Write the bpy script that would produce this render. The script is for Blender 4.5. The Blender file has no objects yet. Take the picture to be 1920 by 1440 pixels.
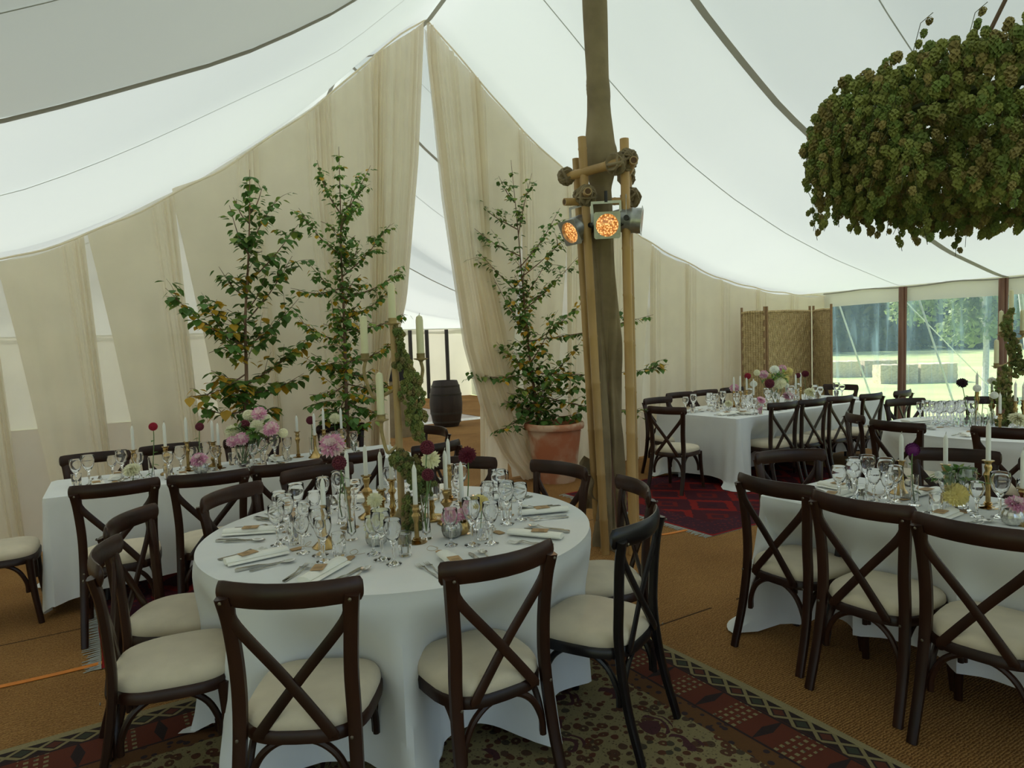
import bpy, bmesh, math, random
from mathutils import Vector, Matrix, noise
random.seed(7)
R = random.Random(11)
PI = math.pi
SC = bpy.context.scene
COL = SC.collection

# ---------------------------------------------------------------- camera, world, sun, exposure
cam = bpy.data.cameras.new('camera'); cam_o = bpy.data.objects.new('camera', cam); COL.objects.link(cam_o)
cam.sensor_width = 36; cam.lens = 36 * 1272 / 1920; cam.clip_end = 400
PT, RL = .0603, .0344
cam_o.matrix_world = (Matrix.Translation((0, 0, 1.61)) @ Matrix.Rotation(PI / 2 - PT, 4, 'X') @ Matrix.Rotation(-RL, 4, 'Z'))
SC.camera = cam_o

w = bpy.data.worlds.new('world'); SC.world = w; w.use_nodes = True
nt = w.node_tree; nt.nodes.clear()
sky = nt.nodes.new('ShaderNodeTexSky'); sky.sky_type = 'NISHITA'; sky.sun_disc = False
sky.sun_elevation = math.radians(44); sky.sun_rotation = math.radians(-35); sky.air_density = 1.0; sky.dust_density = 2.5
bg = nt.nodes.new('ShaderNodeBackground'); bg.inputs[1].default_value = .30
wo = nt.nodes.new('ShaderNodeOutputWorld')
nt.links.new(sky.outputs[0], bg.inputs[0]); nt.links.new(bg.outputs[0], wo.inputs[0])
sun = bpy.data.lights.new('sun', 'SUN'); sun.energy = 8.0; sun.angle = math.radians(1.0); sun.color = (1, .96, .88)
sun_o = bpy.data.objects.new('sun', sun); COL.objects.link(sun_o)
sun_o.rotation_euler = Vector((-.45, .65, .72)).to_track_quat('Z', 'Y').to_euler()
vs = SC.view_settings
vs.view_transform = 'Standard'; vs.look = 'None'; vs.gamma = 1; vs.use_curve_mapping = False; vs.exposure = -.18
SC.cycles.transparent_max_bounces = 48; SC.cycles.max_bounces = 16; SC.cycles.diffuse_bounces = 5
SC.cycles.transmission_bounces = 16; SC.cycles.use_denoising = True
SC.cycles.sample_clamp_indirect = 6

# ---------------------------------------------------------------- tent frame: u across, v along the ridge (towards the viewer)
A32 = math.radians(32)
UD = Vector((math.cos(A32), math.sin(A32), 0)); VD = Vector((math.sin(A32), -math.cos(A32), 0)); O0 = Vector((-.04, 7.95, 0))
def T(u, v, z=0): return O0 + UD * u + VD * v + Vector((0, 0, z))

# ---------------------------------------------------------------- shading helpers
def newmat(name):
    m = bpy.data.materials.new(name); m.use_nodes = True; m.node_tree.nodes.clear(); return m, m.node_tree
class NT:
    def __init__(s, nt): s.nt = nt
    def n(s, typ, ins=None, **props):
        nd = s.nt.nodes.new('ShaderNode' + typ)
        for k, v in props.items(): setattr(nd, k, v)
        for k, v in (ins or {}).items():
            if hasattr(v, 'is_output') : s.nt.links.new(v, nd.inputs[k])
            else: nd.inputs[k].default_value = v
        return nd
    def m(s, op, a, b=0, c=0):
        nd = s.nt.nodes.new('ShaderNodeMath'); nd.operation = op
        for i, v in enumerate((a, b, c)):
            if hasattr(v, 'is_output'): s.nt.links.new(v, nd.inputs[i])
            else: nd.inputs[i].default_value = v
        return nd.outputs[0]
    def mix(s, f, a, b):
        nd = s.nt.nodes.new('ShaderNodeMix'); nd.data_type = 'RGBA'
        for k, v in ((0, f), (6, a), (7, b)):
            if hasattr(v, 'is_output'): s.nt.links.new(v, nd.inputs[k])
            else: nd.inputs[k].default_value = v if k == 0 else c4(v)
        return nd.outputs[2]
    def ramp(s, f, stops):
        nd = s.nt.nodes.new('ShaderNodeValToRGB'); s.nt.links.new(f, nd.inputs[0])
        el = nd.color_ramp.elements
        while len(el) < len(stops): el.new(.5)
        for e, (p, c) in zip(el, stops): e.position = p; e.color = c4(c)
        return nd.outputs[0]
    def out(s, sh, disp=None):
        o = s.nt.nodes.new('ShaderNodeOutputMaterial'); s.nt.links.new(sh, o.inputs[0])
def c4(c): return tuple(c) if len(c) == 4 else (*c, 1)
def simple(name, col, rough=.6, metal=0, var=.12, scale=20, spec=.5, bump=0, bscale=200, sheen=0, trans=0, coord='Object', stretch=(1, 1, 1), sub=0):
    m, nt_ = newmat(name); q = NT(nt_)
    tc = q.n('TexCoord').outputs[coord]
    mp = q.n('Mapping', {'Vector': tc, 'Scale': stretch}).outputs[0]
    nz = q.n('TexNoise', {'Vector': mp, 'Scale': scale, 'Detail': 4.0}).outputs[0]
    rnd = q.n('ObjectInfo').outputs['Random']
    f = q.m('ADD', q.m('MULTIPLY', nz, .75), q.m('MULTIPLY', rnd, .25))
    dk = tuple(c * (1 - var) for c in col); lt = tuple(min(1, c * (1 + var)) for c in col)
    cc = q.ramp(f, [(.3, dk), (.7, lt)])
    ins = {'Base Color': cc, 'Roughness': rough, 'Metallic': metal, 'Specular IOR Level': spec}
    if sheen: ins['Sheen Weight'] = sheen
    if bump:
        bn = q.n('TexNoise', {'Vector': mp, 'Scale': bscale, 'Detail': 3.0}).outputs[0]
        ins['Normal'] = q.n('Bump', {'Height': bn, 'Strength': bump, 'Distance': .01}).outputs[0]
    b = q.n('BsdfPrincipled', ins).outputs[0]
    if trans:
        t = q.n('BsdfTranslucent', {'Color': cc}).outputs[0]
        b = q.n('MixShader', {0: trans, 1: b, 2: t}).outputs[0]
    q.out(b); return m
def glassmat(name, tint=(.96, .98, .98), edge=.55, base=.045):
    m, nt_ = newmat(name); q = NT(nt_)
    lw = q.n('LayerWeight', {'Blend': .32}).outputs['Facing']
    f = q.m('MULTIPLY_ADD', q.m('POWER', lw, 2.2), edge, base)
    tr = q.n('BsdfTransparent', {'Color': c4(tint)}).outputs[0]
    gl = q.n('BsdfGlossy', {'Color': (1, 1, 1, 1), 'Roughness': .03}).outputs[0]
    q.out(q.n('MixShader', {0: f, 1: tr, 2: gl}).outputs[0]); return m
def fabric(name, col, trans, transp, scale=3.0, var=.06, weave=0, tcol=None):
    m, nt_ = newmat(name); q = NT(nt_)
    tc = q.n('TexCoord').outputs['Object']
    nz = q.n('TexNoise', {'Vector': tc, 'Scale': scale, 'Detail': 3.0}).outputs[0]
    cc = q.ramp(nz, [(.3, tuple(c * (1 - var) for c in col)), (.7, tuple(min(1, c * (1 + var)) for c in col))])
    d = q.n('BsdfDiffuse', {'Color': cc}).outputs[0]
    t = q.n('BsdfTranslucent', {'Color': c4(tcol) if tcol else cc}).outputs[0]
    sh = q.n('MixShader', {0: trans, 1: d, 2: t}).outputs[0]
    if transp:
        p = q.n('BsdfTransparent').outputs[0]
        sh = q.n('MixShader', {0: transp, 1: sh, 2: p}).outputs[0]
    q.out(sh); return m

M = {}
M['wood'] = simple('dark_stained_wood', (.024, .0085, .0042), .34, var=.5, spec=.32, scale=9, stretch=(1, 1, .25), bump=.05, bscale=60)
M['black_wood'] = simple('black_stained_wood', (.007, .0055, .006), .28, var=.3, spec=.4, scale=9)
M['screw'] = simple('steel_screw', (.22, .19, .15), .45, 1)
M['cushion'] = simple('cream_cushion_fabric', (.60, .52, .385), .9, var=.08, scale=12, bump=.15, bscale=420, sheen=.2)
M['cloth'] = simple('white_linen', (.82, .835, .83), .85, var=.03, scale=6, bump=.06, bscale=500, sheen=.1, trans=.12)
M['napkin'] = simple('white_napkin', (.84, .83, .76), .85, var=.03, bump=.08, bscale=400)
M['canvas'] = fabric('tent_canvas', (.72, .78, .72), .30, 0, scale=.6, var=.03, tcol=(.80, .88, .82))
M['canvas_shaded'] = fabric('tent_canvas_painted_shade', (.56, .60, .53), .20, 0, scale=.6, var=.03, tcol=(.66, .72, .64))  # same canvas, with the shade on the roof put into its colour
M['canvas_wall'] = fabric('tent_wall_canvas', (.80, .78, .68), .2, 0, scale=1.2, var=.04)
M['seam'] = fabric('grey_webbing', (.44, .43, .37), .24, 0)
M['seam_thin'] = fabric('thin_seam_thread', (.55, .58, .54), .2, 0)
M['muslin'] = fabric('beige_muslin', (.86, .79, .65), .50, .09, scale=4, var=.03)
M['sheer'] = fabric('sheer_muslin', (.78, .75, .66), .45, .24, scale=4, var=.03)
M['brass'] = simple('aged_brass', (.44, .30, .12), .27, 1, var=.3, scale=30)
M['antique'] = simple('distressed_gilt', (.36, .27, .12), .6, .25, var=.35, scale=25, bump=.2, bscale=90)
M['silver'] = simple('stainless_steel', (.55, .54, .5), .22, 1, var=.1)
M['mercury'] = simple('mercury_glass', (.5, .5, .47), .25, .85, var=.6, scale=70)
M['kraft'] = simple('kraft_card', (.42, .27, .13), .8, var=.12, scale=60)
M['twine'] = simple('jute_twine', (.38, .27, .13), .9)
M['wax'] = simple('white_wax', (.86, .86, .80), .5, var=.02, trans=.15)
M['wax_cream'] = simple('cream_wax', (.76, .74, .50), .5, var=.03, trans=.15)
M['wick'] = simple('wick', (.5, .48, .4), .9)
def rglass(name):
    m, nt_ = newmat(name); q = NT(nt_)
    g_ = q.n('BsdfGlass', {'Color': (1, 1, 1, 1), 'Roughness': 0.0, 'IOR': 1.45}).outputs[0]; t_ = q.n('BsdfTransparent').outputs[0]
    q.out(q.n('MixShader', {0: .0, 1: g_, 2: t_}).outputs[0]); return m
M['glass'] = rglass('clear_glass'); M['stemglass'] = rglass('stem_glass')
M['pvc'] = None
for k, c in dict(palepink=(.84, .66, .66), pink=(.74, .36, .52), burgundy=(.10, .004, .016), red=(.33, .008, .03), cream=(.82, .80, .58), white=(.86, .87, .80), yellow=(.80, .70, .30), purple=(.14, .01, .13), black=(.02, .006, .012)).items():
    M['fl_' + k] = simple(k + '_petals', c, .7, var=.15, scale=25, trans=.25 if k not in ('burgundy', 'black', 'purple') else .05)
M['fl_centre'] = simple('flower_centre', (.6, .4, .06), .8)
M['stem'] = simple('green_stem', (.10, .17, .05), .6, var=.2)
M['leaf'] = simple('birch_leaf_green', (.10, .22, .04), .5, var=.5, scale=3, trans=.35)
M['leaf_light'] = simple('birch_leaf_light', (.26, .36, .07), .5, var=.3, scale=3, trans=.4)
M['leaf_yellow'] = simple('birch_leaf_yellow', (.60, .36, .03), .5, var=.3, scale=3, trans=.4)
M['bark'] = simple('birch_bark', (.17, .095, .06), .8, var=.4, scale=30, stretch=(1, 1, .3), bump=.3, bscale=60)
M['hop'] = simple('dried_hop', (.20, .22, .06), .8, var=.4, scale=5, trans=.15)
M['hop_core'] = simple('hop_bine', (.05, .06, .02), .9, var=.3)
def terracotta():
    m, nt_ = newmat('terracotta'); q = NT(nt_)
    tc = q.n('TexCoord').outputs['Object']; nz = q.n('TexNoise', {'Vector': tc, 'Scale': 3.2, 'Detail': 5.0}).outputs[0]
    cc = q.ramp(nz, [(.42, (.40, .135, .06)), (.52, (.44, .20, .11)), (.60, (.55, .38, .26))])
    q.out(q.n('BsdfPrincipled', {'Base Color': cc, 'Roughness': .85}).outputs[0]); return m
M['terracotta'] = terracotta()
M['soil'] = simple('potting_soil', (.05, .03, .02), .95)
M['bamboo'] = simple('bamboo', (.44, .27, .10), .45, var=.3, scale=6, stretch=(1, 1, .2))
M['bamboo_in'] = simple('bamboo_inside', (.10, .05, .02), .8)
M['tan_pole'] = simple('tan_pole', (.40, .27, .12), .5, var=.25, scale=8, stretch=(1, 1, .2))
M['post'] = simple('brown_tent_pole', (.19, .09, .06), .5, var=.3, scale=8, stretch=(1, 1, .2))
M['dark_post'] = simple('dark_pole', (.02, .016, .015), .5)
M['rope'] = simple('white_rope', (.7, .7, .64), .8)
M['thin_rope'] = simple('brown_rope', (.12, .07, .04), .8)
M['strap'] = simple('orange_strap', (.62, .19, .015), .7, var=.12)
M['barrel'] = simple('dark_barrel_oak', (.028, .018, .015), .6, var=.5, scale=10, stretch=(1, 1, .2))
M['hoop'] = simple('barrel_hoop', (.05, .045, .04), .5, .6)
M['lamp'] = simple('galvanised_lamp', (.42, .43, .42), .38, .8, var=.2)
M['lamp_dark'] = simple('black_clamp', (.015, .015, .015), .5)
M['dance'] = simple('pale_dance_floor', (.33, .27, .27), .4, var=.1, scale=2)
M['trim'] = simple('white_trim', (.75, .73, .7), .6)
M['mesh_black'] = simple('black_speaker', (.012, .012, .014), .7)
M['hay'] = simple('straw', (.62, .52, .34), .95, var=.35, scale=14, stretch=(1, 1, 3), bump=.6, bscale=60)
M['tablewood'] = simple('plywood', (.28, .18, .09), .6)

def hessian():
    m, nt_ = newmat('hessian'); q = NT(nt_)
    tc = q.n('TexCoord').outputs['Object']
    w1 = q.n('TexWave', {'Vector': tc, 'Scale': 110.0, 'Distortion': 1.0}, bands_direction='Z').outputs[1]
    w2 = q.n('TexWave', {'Vector': tc, 'Scale': 110.0, 'Distortion': 1.0}, bands_direction='X').outputs[1]
    nz = q.n('TexNoise', {'Vector': tc, 'Scale': 5.0, 'Detail': 5.0}).outputs[0]
    f = q.m('ADD', q.m('MULTIPLY', nz, .8), q.m('MULTIPLY', q.m('MULTIPLY', w1, w2), .3))
    cc = q.ramp(f, [(.25, (.16, .12, .068)), (.75, (.34, .27, .16))])
    bp = q.n('Bump', {'Height': q.m('ADD', w1, w2), 'Strength': .3, 'Distance': .004}).outputs[0]
    q.out(q.n('BsdfPrincipled', {'Base Color': cc, 'Roughness': .95, 'Normal': bp}).outputs[0]); return m
M['hessian'] = hessian()
def wicker():
    m, nt_ = newmat('woven_willow'); q = NT(nt_)
    tc = q.n('TexCoord').outputs['Object']
    w1 = q.n('TexWave', {'Vector': tc, 'Scale': 24.0, 'Distortion': 2.5, 'Detail': 2.0, 'Detail Scale': 3.0}, bands_direction='Z').outputs[1]
    w2 = q.n('TexWave', {'Vector': tc, 'Scale': 9.0, 'Distortion': .8}, bands_direction='X').outputs[1]
    nz = q.n('TexNoise', {'Vector': tc, 'Scale': 14.0, 'Detail': 5.0}).outputs[0]
    f = q.m('ADD', q.m('MULTIPLY', w1, .45), q.m('ADD', q.m('MULTIPLY', w2, .2), q.m('MULTIPLY', nz, .5)))
    cc = q.ramp(f, [(.25, (.16, .09, .035)), (.55, (.50, .35, .15)), (.85, (.72, .56, .30))])
    bp = q.n('Bump', {'Height': q.m('ADD', w1, w2), 'Strength': .7, 'Distance': .01}).outputs[0]
    q.out(q.n('BsdfPrincipled', {'Base Color': cc, 'Roughness': .7, 'Normal': bp}).outputs[0]); return m
M['wicker'] = wicker()
def coir():
    m, nt_ = newmat('coir_matting'); q = NT(nt_)
    tc = q.n('TexCoord').outputs['Object']
    mp = q.n('Mapping', {'Vector': tc, 'Rotation': (0, 0, -A32)}).outputs[0]
    sp = q.n('SeparateXYZ', {0: mp})
    w1 = q.n('TexWave', {'Vector': mp, 'Scale': 26.0, 'Distortion': 5.0, 'Detail': 3.0, 'Detail Scale': 2.5}, bands_direction='Y').outputs[1]
    nf = q.n('TexNoise', {'Vector': mp, 'Scale': 130.0, 'Detail': 4.0}).outputs[0]
    nb = q.n('TexNoise', {'Vector': mp, 'Scale': 1.1, 'Detail': 3.0}).outputs[0]
    f = q.m('ADD', q.m('MULTIPLY', w1, .24), q.m('ADD', q.m('MULTIPLY', nf, .52), q.m('MULTIPLY', nb, .26)))
    cc = q.ramp(f, [(.28, (.075, .030, .008)), (.5, (.245, .118, .035)), (.74, (.46, .26, .095))])
    # joints between the 2 m strips
    fr = q.m('ABSOLUTE', q.m('SUBTRACT', q.m('FRACT', q.m('MULTIPLY_ADD', sp.outputs[1], .5, .13)), .5))
    wob = q.n('TexNoise', {'Vector': mp, 'Scale': 2.0}).outputs[0]
    jn = q.m('LESS_THAN', fr, .0035)
    cc = q.mix(q.m('MULTIPLY', jn, q.m('GREATER_THAN', wob, .42)), cc, (.06, .03, .01))
    bp = q.n('Bump', {'Height': q.m('ADD', w1, nf), 'Strength': .5, 'Distance': .006}).outputs[0]
    q.out(q.n('BsdfPrincipled', {'Base Color': cc, 'Roughness': .95, 'Normal': bp, 'Specular IOR Level': .15}).outputs[0]); return m
M['coir'] = coir()
def grass():
    m, nt_ = newmat('lawn'); q = NT(nt_)
    tc = q.n('TexCoord').outputs['Object']
    n1 = q.n('TexNoise', {'Vector': tc, 'Scale': .35, 'Detail': 6.0}).outputs[0]
    n2 = q.n('TexNoise', {'Vector': tc, 'Scale': 30.0, 'Detail': 3.0}).outputs[0]
    cc = q.ramp(q.m('ADD', q.m('MULTIPLY', n1, .6), q.m('MULTIPLY', n2, .4)), [(.3, (.34, .46, .14)), (.6, (.60, .68, .28)), (.8, (.78, .80, .45))])
    q.out(q.n('BsdfPrincipled', {'Base Color': cc, 'Roughness': .9}).outputs[0]); return m
M['lawn'] = grass()
def pvc():
    m, nt_ = newmat('clear_tent_window'); q = NT(nt_)
    tc = q.n('TexCoord').outputs['Object']
    mp = q.n('Mapping', {'Vector': tc, 'Scale': (1, 1, .12)}).outputs[0]
    nz = q.n('TexNoise', {'Vector': mp, 'Scale': 9.0, 'Detail': 4.0}).outputs[0]
    bp = q.n('Bump', {'Height': nz, 'Strength': .25, 'Distance': .05}).outputs[0]
    f = q.m('MULTIPLY_ADD', q.m('POWER', nz, 5.0), 2.0, .17)
    tr = q.n('BsdfTransparent', {'Color': (.90, .96, 1, 1)}).outputs[0]
    tl = q.n('BsdfTranslucent', {'Color': (.55, .75, 1, 1)}).outputs[0]
    s1 = q.n('MixShader', {0: f, 1: tr, 2: tl}).outputs[0]
    gl = q.n('BsdfGlossy', {'Roughness': .05, 'Normal': bp}).outputs[0]
    q.out(q.n('MixShader', {0: .06, 1: s1, 2: gl}).outputs[0]); return m
M['pvc'] = pvc()
def lens():
    m, nt_ = newmat('glowing_lens'); q = NT(nt_)
    tc = q.n('TexCoord').outputs['Object']
    vo = q.n('TexVoronoi', {'Vector': tc, 'Scale': 75.0}).outputs[0]
    cc = q.ramp(vo, [(.15, (1, .62, .22)), (.55, (.75, .26, .05))])
    st = q.m('MULTIPLY_ADD', q.m('SUBTRACT', 1.0, vo), 2.2, .2)
    e = q.n('Emission', {'Color': cc, 'Strength': st}).outputs[0]
    g = q.n('BsdfGlossy', {'Roughness': .15}).outputs[0]
    q.out(q.n('MixShader', {0: .15, 1: e, 2: g}).outputs[0]); return m
M['lens'] = lens()
def persian(hw, hl):
    m, nt_ = newmat('persian_rug_pile'); q = NT(nt_)
    tc = q.n('TexCoord').outputs['Object']; sp = q.n('SeparateXYZ', {0: tc}); x, y = sp.outputs[0], sp.outputs[1]
    dx = q.m('SUBTRACT', hw, q.m('ABSOLUTE', x)); dy = q.m('SUBTRACT', hl, q.m('ABSOLUTE', y))
    d = q.m('MINIMUM', dx, dy)
    along = q.mix(q.m('LESS_THAN', dx, dy), q.n('CombineXYZ', {0: x}).outputs[0], q.n('CombineXYZ', {0: y}).outputs[0])
    al = q.n('SeparateXYZ', {0: along}).outputs[0]
    CREAM, DK, RED, BR, GRN = (.25, .205, .10), (.022, .016, .018), (.115, .028, .016), (.085, .036, .018), (.05, .055, .036)
    # field: florets and sprays
    nz = q.n('TexNoise', {'Vector': tc, 'Scale': 7.0, 'Detail': 2.0}).outputs['Color']
    wv = q.n('VectorMath', {0: tc, 1: q.n('VectorMath', {0: nz, 'Scale': .05}, operation='SCALE').outputs[0]}, operation='ADD').outputs[0]
    v1 = q.n('TexVoronoi', {'Vector': wv, 'Scale': 21.0}); v2 = q.n('TexVoronoi', {'Vector': wv, 'Scale': 5.5})
    v3 = q.n('TexVoronoi', {'Vector': wv, 'Scale': 60.0})
    dot = q.m('LESS_THAN', v1.outputs[0], .44); ring = q.m('LESS_THAN', v1.outputs[0], .12)
    s1 = q.n('SeparateColor', {0: v1.outputs['Color']})
    fld = q.mix(dot, CREAM, q.mix(s1.outputs[0], BR, q.mix(s1.outputs[1], RED, GRN)))
    fld = q.mix(ring, fld, CREAM)
    s2 = q.n('SeparateColor', {0: v2.outputs['Color']})
    wr = q.m('SINE', q.m('ADD', q.m('MULTIPLY', v2.outputs[0], 26.0), q.m('MULTIPLY', q.n('SeparateXYZ', {0: wv}).outputs[0], 95.0)))
    pal = q.m('MULTIPLY', q.m('GREATER_THAN', wr, .1), q.m('MULTIPLY', q.m('LESS_THAN', v2.outputs[0], .42), q.m('GREATER_THAN', s2.outputs[0], .45)))
    fld = q.mix(pal, fld, (.07, .025, .03))
    fld = q.mix(q.m('MULTIPLY', q.m('LESS_THAN', v3.outputs[0], .25), .6), fld, DK)
    # borders
    def tri(v, per): return q.m('ABSOLUTE', q.m('SUBTRACT', q.m('FRACT', q.m('MULTIPLY', v, 1 / per)), .5))
    # diamonds between .035 and .125
    zz = q.m('SUBTRACT', q.m('MULTIPLY', q.m('ABSOLUTE', q.m('SUBTRACT', d, .08)), 11.0), q.m('SUBTRACT', .5, tri(al, .11)))
    dia = q.mix(q.m('LESS_THAN', q.m('ABSOLUTE', zz), .11), q.mix(q.m('LESS_THAN', zz, -.22), DK, q.mix(q.m('GREATER_THAN', q.m('FRACT', q.m('MULTIPLY', al, 1 / .22)), .5), (.10, .03, .02), (.04, .05, .035))), CREAM)
    # red band .125-.33 with checks and lozenges
    ck = q.m('MULTIPLY', q.m('GREATER_THAN', tri(al, .034), .25), q.m('GREATER_THAN', tri(d, .034), .25))
    ck2 = q.m('MULTIPLY', ck, q.m('LESS_THAN', tri(al, .30), .19))
    loz = q.m('LESS_THAN', q.m('ADD', q.m('MULTIPLY', q.m('ABSOLUTE', q.m('SUBTRACT', d, .225)), 7.0), q.m('MULTIPLY', tri(q.m('ADD', al, .15), .30), 8.0)), .7)
    band = q.mix(ck2, RED, q.mix(q.m('GREATER_THAN', v3.outputs[0], .35), (.09, .09, .065), CREAM)); band = q.mix(loz, band, DK)
    edge = q.m('LESS_THAN', q.m('ABSOLUTE', q.m('SUBTRACT', q.m('ABSOLUTE', q.m('SUBTRACT', d, .2275)), .095)), .006)
    band = q.mix(edge, band, DK)
    fb = q.mix(q.m('LESS_THAN', q.n('TexVoronoi', {'Vector': tc, 'Scale': 22.0}).outputs[0], .3), (.12, .055, .02), (.03, .022, .028))
    c = q.mix(q.m('LESS_THAN', d, .42), fld, fb)
    c = q.mix(q.m('LESS_THAN', d, .33), c, band)
    c = q.mix(q.m('LESS_THAN', d, .125), c, dia)
    c = q.mix(q.m('LESS_THAN', d, .036), c, (.30, .25, .13))
    pn = q.n('TexNoise', {'Vector': tc, 'Scale': 160.0, 'Detail': 2.0}).outputs[0]
    c = q.mix(q.m('MULTIPLY', pn, .45), c, (.05, .03, .02))
    bp = q.n('Bump', {'Height': pn, 'Strength': .4, 'Distance': .004}).outputs[0]
    q.out(q.n('BsdfPrincipled', {'Base Color': c, 'Roughness': .95, 'Specular IOR Level': .1, 'Normal': bp}).outputs[0]); return m
def bokhara(hw, hl):
    m, nt_ = newmat('red_rug_pile'); q = NT(nt_)
    tc = q.n('TexCoord').outputs['Object']; sp = q.n('SeparateXYZ', {0: tc}); x, y = sp.outputs[0], sp.outputs[1]
    d = q.m('MINIMUM', q.m('SUBTRACT', hw, q.m('ABSOLUTE', x)), q.m('SUBTRACT', hl, q.m('ABSOLUTE', y)))
    def tri(v, per): return q.m('ABSOLUTE', q.m('SUBTRACT', q.m('FRACT', q.m('MULTIPLY', v, 1 / per)), .5))
    g = q.m('ADD', tri(x, .55), tri(y, .62))
    nz = q.n('TexNoise', {'Vector': tc, 'Scale': 30.0, 'Detail': 4.0}).outputs[0]
    g = q.m('ADD', g, q.m('MULTIPLY_ADD', nz, .14, -.07))
    RED = (.22, .012, .009); DK = (.035, .010, .018)
    fld = q.mix(q.m('LESS_THAN', q.m('ABSOLUTE', q.m('SUBTRACT', g, .40)), .085), (.060, .010, .016), RED)
    fld = q.mix(q.m('LESS_THAN', q.m('ABSOLUTE', q.m('SUBTRACT', g, .82)), .05), fld, (.14, .012, .01))
    fld = q.mix(q.m('LESS_THAN', g, .10), fld, DK)
    vb = q.n('TexVoronoi', {'Vector': tc, 'Scale': 26.0}).outputs[0]
    bd = q.mix(q.m('LESS_THAN', vb, .3), (.05, .014, .025), (.15, .02, .02))
    c = q.mix(q.m('LESS_THAN', d, .30), fld, bd)
    c = q.mix(q.m('LESS_THAN', d, .03), c, (.25, .012, .01))
    c = q.mix(q.m('MULTIPLY', nz, .5), c, (.03, .01, .012))
    q.out(q.n('BsdfPrincipled', {'Base Color': c, 'Roughness': .95, 'Specular IOR Level': .1}).outputs[0]); return m

# ---------------------------------------------------------------- mesh building
class MB:
    def __init__(s): s.v = []; s.f = []; s.m = []; s.mats = []
    def mi(s, mat):
        if mat not in s.mats: s.mats.append(mat)
        return s.mats.index(mat)
    def add(s, vs_, fs, mat):
        o = len(s.v); k = s.mi(mat); s.v += [tuple(p) for p in vs_]
        for f in fs: s.f.append(tuple(i + o for i in f)); s.m.append(k)
    def grid(s, fn, nu, nv, mat, close=False):
        vs_ = [fn(i / nu, j / nv) for j in range(nv + 1) for i in range(nu + (0 if close else 1))]
        w_ = nu if close else nu + 1; fs = []
        for j in range(nv):
            for i in range(nu):
                i2 = (i + 1) % w_
                fs.append((j * w_ + i, j * w_ + i2, (j + 1) * w_ + i2, (j + 1) * w_ + i))
        s.add(vs_, fs, mat)
    def lathe(s, prof, mat, n=16, c=(0, 0, 0), cap=True, ax=None, fl=None):
        """prof: (r, z) bottom to top"""
        vs_ = []; fs = []
        for r_, z_ in prof:
            for i in range(n):
                a_ = 2 * PI * i / n; rr = r_ * (1 + (fl(a_) if fl else 0))
                vs_.append(Vector((rr * math.cos(a_), rr * math.sin(a_), z_)))
        for j in range(len(prof) - 1):
            for i in range(n):
                fs.append((j * n + i, j * n + (i + 1) % n, (j + 1) * n + (i + 1) % n, (j + 1) * n + i))
        if cap:
            if prof[0][0] > 1e-4: fs.append(tuple(range(n))[::-1])
            if prof[-1][0] > 1e-4: fs.append(tuple(range((len(prof) - 1) * n, len(prof) * n)))
        if ax is not None:
            qd = Vector(ax).to_track_quat('Z', 'Y'); vs_ = [qd @ p for p in vs_]
        s.add([p + Vector(c) for p in vs_], fs, mat)
    def sweep(s, pts, rad, mat, n=8, sec=None, up=None, cap=True):
        """tube along pts; rad number/list; sec list of 2D points scaled by rad; up fixes the frame"""
        pts = [Vector(p) for p in pts]; N = len(pts)
        if not hasattr(rad, '__len__'): rad = [rad] * N
        if sec is None: sec = [(math.cos(2 * PI * i / n), math.sin(2 * PI * i / n)) for i in range(n)]
        n = len(sec); vs_ = []; fs = []
        t0 = (pts[1] - pts[0]).normalized()
        x0 = Vector(up) if up else (Vector((0, 0, 1)) if abs(t0.z) < .9 else Vector((1, 0, 0)))
        for k in range(N):
            t = (pts[min(k + 1, N - 1)] - pts[max(k - 1, 0)]).normalized()
            y = t.cross(x0).normalized(); x = y.cross(t).normalized()
            if not up: x0 = x
            for a_, b_ in sec: vs_.append(pts[k] + (y * a_ + x * b_) * rad[k])
        for k in range(N - 1):
            for i in range(n): fs.append((k * n + i, k * n + (i + 1) % n, (k + 1) * n + (i + 1) % n, (k + 1) * n + i))
        if cap: fs += [tuple(range(n))[::-1], tuple(range((N - 1) * n, N * n))]
        s.add(vs_, fs, mat)
    def box(s, lo, hi, mat, rz=0, c=None):
        vs_ = [Vector((x, y, z)) for z in (lo[2], hi[2]) for y in (lo[1], hi[1]) for x in (lo[0], hi[0])]
        if rz or c is not None:
            mm = Matrix.Rotation(rz, 3, 'Z'); vs_ = [mm @ p + Vector(c or (0, 0, 0)) for p in vs_]
        s.add(vs_, [(0, 2, 3, 1), (4, 5, 7, 6), (0, 1, 5, 4), (2, 6, 7, 3), (0, 4, 6, 2), (1, 3, 7, 5)], mat)
    def build(s, name, parent=None, smooth=True, loc=None, rz=0):
        me = bpy.data.meshes.new(name); me.from_pydata(s.v, [], s.f)
        for mt in s.mats: me.materials.append(M[mt] if isinstance(mt, str) else mt)
        me.polygons.foreach_set('material_index', s.m)
        me.polygons.foreach_set('use_smooth', [smooth] * len(s.f))
        if smooth: me.set_sharp_from_angle(angle=math.radians(42))
        me.update()
        o = bpy.data.objects.new(name, me); COL.objects.link(o)
        if parent: o.parent = parent
        if loc is not None: o.location = loc
        o.rotation_euler.z = rz
        return o
RSEC = lambda w_, h_: [(-w_, -h_ * .6), (-w_ * .6, -h_), (w_ * .6, -h_), (w_, -h_ * .6), (w_, h_ * .6), (w_ * .6, h_), (-w_ * .6, h_), (-w_, h_ * .6)]
def bez(p0, p1, p2, n=8):
    p0, p1, p2 = map(Vector, (p0, p1, p2))
    return [(1 - t) ** 2 * p0 + 2 * t * (1 - t) * p1 + t * t * p2 for t in [i / n for i in range(n + 1)]]
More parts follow.
